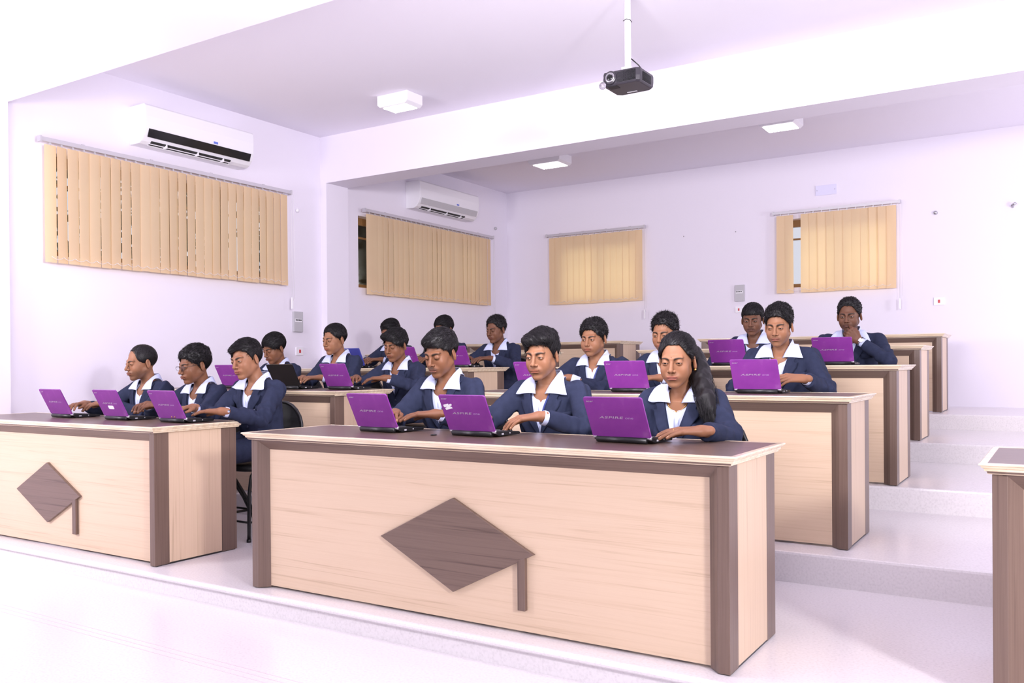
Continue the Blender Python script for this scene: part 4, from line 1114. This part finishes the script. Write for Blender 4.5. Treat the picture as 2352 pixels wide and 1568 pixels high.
        for k in range(260):
            a = rs.uniform(0, 2*PI); t0 = rs.uniform(0, .75); r = rs.uniform(.55, 1.15); ph = rs.uniform(0, 6); am = rs.uniform(.003, .010); pts = []
            for i in range(12):
                t = min(t0+(1.10-t0)*i/11., 1.12); j = min(t, 1.)*8; i0 = min(int(j), 7); c = tail[i0]+(tail[i0+1]-tail[i0])*(j-i0)
                if t > 1: c = c+np.array([0, 0, -(t-1)*.35])
                rr = np.interp(t, [0, .25, .6, 1.1], [.030, .046, .043, .022])*r+.003*(i/11.)
                pts.append(c+np.array([math.cos(a)*rr+am*math.sin(9*t+ph), math.sin(a)*rr+am*math.cos(8*t+ph), 0]))
            B.tube(pts, [.0012*(1-.7*i/11.) for i in range(12)], 4, cap=False)
        hp.append((np.array(B.v, F32), np.array(B.f)))
    child('hair', hp, M['hair'])
    # eyes
    for s in (1, -1):
        X, q, u = ball((0, 0, 0), .0127, 24, 17)
        col = np.where(u[:, None] < .25, [[.008, .006, .006]], np.where(u[:, None] < .52, [[.030, .016, .010]], [[.70, .66, .64]]))
        X = (X@rotm(P.get('look', 0), P.get('gaze', .35), 0).T)+np.array([s*.031, -.0765, -.001])
        child('eye', [(fromH(X), q)], M['eye'], cols=col)
    if P.get('glasses'):
        B = MB(); hm = lambda q: tuple(fromH([q])[0])
        for s in (-1, 1):
            B.tube([hm((s*.033+.0235*math.cos(a)*(1 if abs(math.cos(a)) < 2 else 1), -.1015, -.004+.0150*math.sin(a))) for a in np.linspace(0, 2*PI, 20, endpoint=False)], .0010, 6, closed=True)
            B.tube([hm((s*.0565, -.100, .002)), hm((s*.070, -.060, .003)), hm((s*.0765, -.005, .001)), hm((s*.077, .016, -.006))], .0011, 6)
        B.tube([hm((-.010, -.102, 0)), hm((0, -.106, .003)), hm((.010, -.102, 0))], .0010, 6)
        gl = child('glasses', [(np.array(B.v, F32), np.array([f for f in B.f if len(f) == 4]))], M['black'])
        L_ = [];
        for s in (-1, 1):
            c = [hm((s*.033, -.1017, -.004))]+[hm((s*.033+.0232*math.cos(a), -.1014, -.004+.0147*math.sin(a))) for a in np.linspace(0, 2*PI, 20, endpoint=False)]
            L_.append((np.array(c, F32), np.array([(0, 1+i, 1+(i+1) % 20) for i in range(20)])))
        child('lens', L_, M['lens'], gl)
    if P.get('watch'):
        W_, Rm, s, K, f_ = hands[0]; dr = nrm3(LW-LE); B = MB(); c0 = LW-dr*.014; a = nrm3(np.cross(dr, (0, 0, 1))); b_ = np.cross(dr, a)
        B.tube([c0+(a*math.cos(t)+b_*math.sin(t))*.0295 for t in np.linspace(0, 2*PI, 22, endpoint=False)], .0048, 8, closed=True)
        o = child('wristwatch', [(np.array(B.v, F32), np.array(B.f))], M['steel'])
        B = MB(); n_ = nrm3(np.array([.2, -1., .35])-dr*(np.array([.2, -1., .35])@dr)); e = np.cross(dr, n_); c1 = c0+n_*.033
        B.add([c1+dr*i*.015+e*j*.013+n_*k*.004 for k in (-1, 1) for j in (-1, 1) for i in (-1, 1)], [(0, 1, 3, 2), (4, 6, 7, 5), (0, 4, 5, 1), (1, 5, 7, 3), (3, 7, 6, 2), (2, 6, 4, 0)])
        child('dial', [(np.array(B.v, F32), np.array(B.f))], M['white'], o, smooth=False)
    if P.get('earring'):
        X, q, _u = ball(fromH([(.0800, .002, -.045)])[0], .0055, 12, 7); child('earring', [(X, q)], M['gold'])
    if P.get('ring'):
        W_, Rm, s, K, f_ = hands[0]; B = MB(); c1 = K.get('curl')[0]; c = np.array([-.0098+.0, -.093-.020, .003-.004])
        B.tube([np.array(W_)+Rm.astype(float)@(c+np.array([.0105*math.cos(t), 0, .0105*math.sin(t)])) for t in np.linspace(0, 2*PI, 16, endpoint=False)], .0014, 6, closed=True)
        child('ring', [(np.array(B.v, F32), np.array(B.f))], M['gold'])
    if P.get('chain'):
        B = MB(); pts = [fr(s_*.055*math.cos(t), -.2, -.01-.085*math.sin(t)) for s_, t in [(1, t) for t in np.linspace(0, PI, 24)]]
        p = np.array(pts, F32)
        for _ in range(60): p[:, 1] += np.maximum(f_body(p)-.002, 0)*.8
        B.tube([tuple(v) for v in p], .0009, 5); child('necklace', [(np.array(B.v, F32), np.array([f for f in B.f if len(f) == 4]))], M['gold'])
    # chair
    global CHAIR
    if CHAIR is None: CHAIR = make_chair(); c = CHAIR
    else: c = copy_tree(CHAIR)
    c.location = (x+P.get('cx', 0), y0+.90+P.get('cy', .03), zp); c['label'] = P['chair']; 
    return body
CHAIR = None
# ------------------------------------------------------------------ the cast
SK1 = (.305, .140, .076); SK2 = (.215, .092, .048); SK3 = (.165, .070, .040); SK4 = (.155, .068, .040)
rest = dict(curl=(.12, .35, .45))
CH = 'black tube chair behind the person '
# right column, first desk
person('J', -1.821, 0., 1.277, 0., 'person with thin moustache looking down, leftmost behind the large front desk', dict(
    skin=SK2, seed=11, yaw=.00, pitch=.30, lid=-.42, moust=.85, browt=.0042, lips=(.17, .055, .045), wide=.95, hair=dict(top=.020, front=.024, side=.010, edge=.7, line=.054, arc=4., bump=.0028, freq=95, comb=(-.5, -.6, -.25), len=.034, mess=.13, lift=.10, burn=-.022, blobs=[((-.015, -.056, .080), (.045, .034, .022), .02)]),
    lapx=-1.80, LW=(-1.632, .485, .842), RW=(-1.90, .50, .84), LH=dict(dir=(-.95, -.55, -.05), curl=(.18, .42, .5)), collar=1.05, hy=-.115, sw=.162, chair=CH+'with the moustache, large front desk'))
person('K', -1.209, 0., 1.262, 0., 'person with parted wavy hair and wide collar, middle of three behind large front desk', dict(
    skin=SK1, seed=12, yaw=.08, pitch=.17, lid=-.02, look=-.25, gaze=.30, moust=.35, beard=.10, browt=.0046, wide=.95, hair=dict(top=.021, front=.020, side=.010, edge=.6, line=.060, arc=5., part=.6, bump=.0034, freq=85, comb=(.6, -.45, -.3), len=.040, mess=.13, lift=.12, burn=-.042, blobs=[((-.040, -.045, .080), (.038, .045, .028), .02), ((.036, -.03, .084), (.040, .05, .026), .02)]),
    lapx=-1.255, LW=(-1.065, .52, .842), RW=(-1.36, .50, .84), LH=dict(dir=(-.80, -.62, -.12), curl=(.35, .75, .8)), collar=1.12, hy=-.10, sw=.165, neck=1.0, cuff=1.15, lanyard=True, chair=CH+'in the middle of the large front desk'))
person('S', -.500, 0., 1.228, 0., 'woman with long black hair over her shoulder, at right of large front desk', dict(
    skin=SK1, seed=13, yaw=.10, pitch=.15, lid=-.04, gaze=.34, jaw=.88, cheek=1.1, wide=.97, browt=.0032, lips=(.27, .075, .065), lipa=.85, bindi=(.06, .006, .01), bust=True, nopocket=True, hs=1.0,
    hair=dict(top=.012, front=.008, side=.012, line=.075, arc=9., tslope=-.35, sidey=-.002, burn=-.030, nape=-.075, bump=.0016, freq=120, comb=(.25, .9, .1), len=.045, mess=.08, lift=.10, n=2400, overear=False),
    longhair=[(.030, .035, 1.130), (.058, .015, 1.060), (.092, -.050, 1.000), (.138, -.120, .930), (.172, -.160, .860), (.188, -.172, .800)],
    lapx=-.535, LW=(-.255, .435, .808), RW=(-.60, .50, .84), LH=dict(dir=(-.86, -.52, -.02), curl=(.16, .40, .50), up=(.05, -.1, 1)), collar=1.15, neck=.88, sw=.148, ring=True, earring=True, chain=True, cuff=.01, chair=CH+'with long hair, at right of large front desk'))
# left column, first desk
person('A', -4.440, .022, 1.25, 0., 'person with receding cropped hair and stubble, leftmost behind the left front desk', dict(
    skin=SK1, seed=21, wide=1.0, yaw=-.16, pitch=.14, lid=-.10, gaze=.30, beard=.5, moust=.5, hair=dict(top=.007, front=.005, side=.006, line=.088, arc=14, bump=.0006, freq=200, comb=(0, -.5, -.5), len=.005, lift=.3, wd=.0010, burn=-.022, nape=-.055, tslope=-.25, sidey=-.010),
    lapx=-4.50, RW=(-4.600, .50, .84), res=.0023, chair=CH+'with cropped hair, left front desk'))
person('B', -3.872, .022, 1.23, 0., 'person with spectacles and wavy black hair, middle behind the left front desk', dict(
    skin=SK2, seed=22, yaw=-.16, pitch=.20, lid=-.08, gaze=.35, glasses=True, hair=dict(top=.022, front=.022, side=.013, edge=.6, line=.060, bump=.0040, freq=80, comb=(-.3, -.5, -.3), len=.022, mess=.7, lift=.4, burn=-.030),
    lapx=-3.93, res=.0023, chair=CH+'with spectacles, left front desk'))
person('C', -3.359, .022, 1.26, 0., 'person with side-swept fringe and tilted head, at right end of the left front desk', dict(
    skin=SK1, seed=23, yaw=.02, pitch=.18, roll=-.14, lid=.02, gaze=.25, wide=.95, browt=.0040, hair=dict(top=.020, front=.022, side=.010, edge=.6, line=.062, diag=.25, bump=.0016, freq=110, comb=(-.8, -.45, -.15), len=.040, mess=.12, lift=.08, burn=-.030, blobs=[((-.022, -.053, .076), (.045, .034, .020), .02)]),
    lapx=-3.40, LW=(-3.19, .475, .822), RW=(-3.43, .46, .84), LH=dict(dir=(-.92, -.42, -.02), curl=(.10, .35, .45)), hx=-.01, nx=.02, res=.0023, cx=-.105, legx=-.085, collar=1.1, chair=CH+'with tilted head, left front desk'))
# left column, second desk
person('D', -4.690, 1.46, 1.22, .15, 'person bowed over a black laptop, longer hair, second row left column', dict(
    skin=SK2, seed=31, yaw=-.06, pitch=.36, lid=-.20, gaze=.4, moust=.6, hair=dict(top=.019, front=.024, side=.013, edge=.8, line=.052, bump=.0016, freq=110, comb=(-.5, -.6, -.3), len=.036, mess=.12, lift=.06, burn=-.020, nape=-.085), lapx=-4.60, res=.0028, far=1, collar=1.0, chair=CH+'bowed over, second row left column'))
person('E', -3.995, 1.46, 1.28, .15, 'person with short side-parted hair and lanyard, second row left column, beside the pilaster', dict(
    skin=SK1, seed=32, yaw=-.08, pitch=.16, lid=-.12, gaze=.4, fat=1.05, cheek=1.2, hair=dict(top=.014, front=.014, side=.009, line=.068, arc=8, bump=.0010, freq=110, comb=(-.8, .1, -.1), len=.026, mess=.10, lift=.05, burn=-.030), lapx=-3.99, RW=(-4.05, 1.96, .99), res=.0028, far=1, lanyard=True, chair=CH+'with a lanyard, second row left column'))
person('F', -3.360, 1.46, 1.22, .15, 'person with full fringe, long sideburns and lanyard, at right end of second desk left column', dict(
    skin=SK2, seed=33, yaw=.05, pitch=.22, lid=-.25, gaze=.4, bindi=(.8, .7, .35), hair=dict(top=.022, front=.026, side=.012, edge=.8, line=.052, diag=-.2, bump=.0022, freq=90, comb=(-.6, -.6, -.3), len=.034, mess=.22, lift=.12, burn=-.046, nape=-.080, blobs=[((-.035, -.055, .080), (.045, .038, .026), .02)]), lapx=-3.45, LW=(-3.22, 1.965, .992), LH=dict(dir=(-.88, -.45, -.05), curl=(.25, .6, .7)), res=.0028, far=1, lanyard=True, chair=CH+'with sideburns, second row left column'))
# left column, third desk
person('G', -4.710, 3.0, 1.25, .30, 'person hidden below the eyes by a seated neighbour, leftmost in third row left column', dict(
    skin=SK2, seed=41, yaw=-.1, pitch=.35, lid=-.2, hair=dict(top=.020, front=.028, side=.011, line=.054, bump=.0016, comb=(-.8, -.4, -.1), len=.034, mess=.12, lift=.08), lapx=-4.70, res=.0034, far=1, hres=.004, jres=.008, chair=CH+'at the left end of third desk, left column'))
person('H', -4.050, 3.0, 1.26, .30, 'person with face covered by the head in front, middle of third row left column', dict(
    skin=SK2, seed=42, yaw=-.05, pitch=.25, lid=-.2, hair=dict(top=.018, front=.020, side=.012, line=.056, bump=.0018, comb=(-.6, -.5, -.2), len=.028, mess=.2, lift=.1), lapx=-4.06, res=.0034, far=1, hres=.004, jres=.008, chair=CH+'in the middle of third desk, left column'))
person('I', -3.451, 3.0, 1.24, .30, 'person with short brushed-up hair, at right end of third row left column', dict(
    skin=SK3, seed=43, yaw=-.12, pitch=.18, lid=-.12, gaze=.4, moust=.3, hair=dict(top=.018, front=.018, side=.009, line=.070, arc=8, bump=.0024, freq=140, comb=(0, -.3, .2), len=.014, mess=.6, lift=.9, burn=-.022), lapx=-3.50, LW=(-3.32, 3.50, 1.14), res=.0028, far=1, chair=CH+'with brushed-up hair, third row left column'))
# right column, second desk
person('M', -1.728, 1.585, 1.24, .15, 'broad-shouldered person with curly black hair, leftmost in second row right column', dict(
    skin=SK1, seed=51, yaw=.00, pitch=.14, lid=.0, look=-.15, gaze=.25, fat=1.10, sw=.18, cheek=1.35, wide=1.05, moust=.3, beard=.15, neck=1.1, browt=.0042, hair=dict(top=.024, front=.022, side=.012, edge=.6, line=.066, arc=7, bump=.0048, freq=75, comb=(.2, -.4, .1), len=.014, mess=1.2, lift=.7, wd=.0022, burn=-.030), lapx=-1.87, res=.0025, lanyard=True, chair=CH+'with curly hair, second row right column'))
person('N', -1.212, 1.585, 1.26, .15, 'person with short spiky hair half hidden by the woman in front, middle of second row', dict(
    skin=SK1, seed=52, yaw=.00, pitch=.20, lid=-.05, gaze=.3, browt=.0044, hair=dict(top=.020, front=.022, side=.010, line=.070, arc=7, bump=.0026, freq=130, comb=(-.2, -.5, .3), len=.018, mess=.5, lift=.9, burn=-.030), lapx=-1.23, res=.0025, chair=CH+'with spiky hair, middle of second row'))
person('O', -.480, 1.585, 1.285, .15, 'person with tousled black hair typing, at right end of second row right column', dict(
    skin=SK1, seed=53, yaw=.02, pitch=.20, lid=-.10, gaze=.4, look=-.1, moust=.4, beard=.25, browt=.0044, lips=(.27, .08, .065), wide=.96, hair=dict(top=.024, front=.024, side=.010, edge=.6, line=.068, arc=7, bump=.0040, freq=95, comb=(.2, -.2, .4), len=.024, mess=.6, lift=.35, burn=-.034), lapx=-.46, LW=(-.265, 2.09, .990), LH=dict(dir=(-.75, -.55, .02), curl=(.3, .75, .8), up=(.3, -.5, 1)), sw=.166, res=.0024, collar=1.1, chair=CH+'with tousled hair, second row right column'))
# right column, third desk
person('P', -1.062, 2.979, 1.25, .30, 'person with straight bowl-cut fringe and thin moustache, left one in third row right column', dict(
    skin=SK4, seed=61, yaw=.12, pitch=.20, lid=.02, gaze=.3, moust=.6, browt=.0040, lips=(.10, .035, .028), hair=dict(top=.014, front=.014, side=.012, line=.046, arc=1., bump=.0008, freq=160, comb=(0, -.8, -.5), len=.022, mess=.06, lift=.04, burn=-.012), lapx=-1.08, res=.0027, far=1, collar=1.15, chair=CH+'with bowl-cut hair, third row right column'))
person('Q', -.352, 2.979, 1.255, .30, 'person with chin on fist and a wristwatch, at right end of third row', dict(
    skin=SK4, seed=62, yaw=.00, pitch=.16, lid=-.04, gaze=.3, moust=.5, beard=.35, browt=.0042, lips=(.10, .035, .028), hair=dict(top=.016, front=.016, side=.009, line=.074, arc=9, bump=.0034, freq=110, comb=(.1, -.4, .1), len=.010, mess=1., lift=.7, burn=-.026), lapx=-.35,
    LW=(-.262, 3.64, 1.232), LP=(.9, -.1, -.7), LH=dict(dir=(-.62, -.25, .62), curl=(1.3, 1.6, 1.2), up=(-.1, -1, .2), thumb=[(-.020, -.020, -.004), (-.040, -.046, -.012), (-.042, -.074, -.016), (-.036, -.098, -.018)]), fat=1.08, sw=.185, res=.0027, far=1, watch=True, collar=1.15, chair=CH+'with chin on fist, third row'))
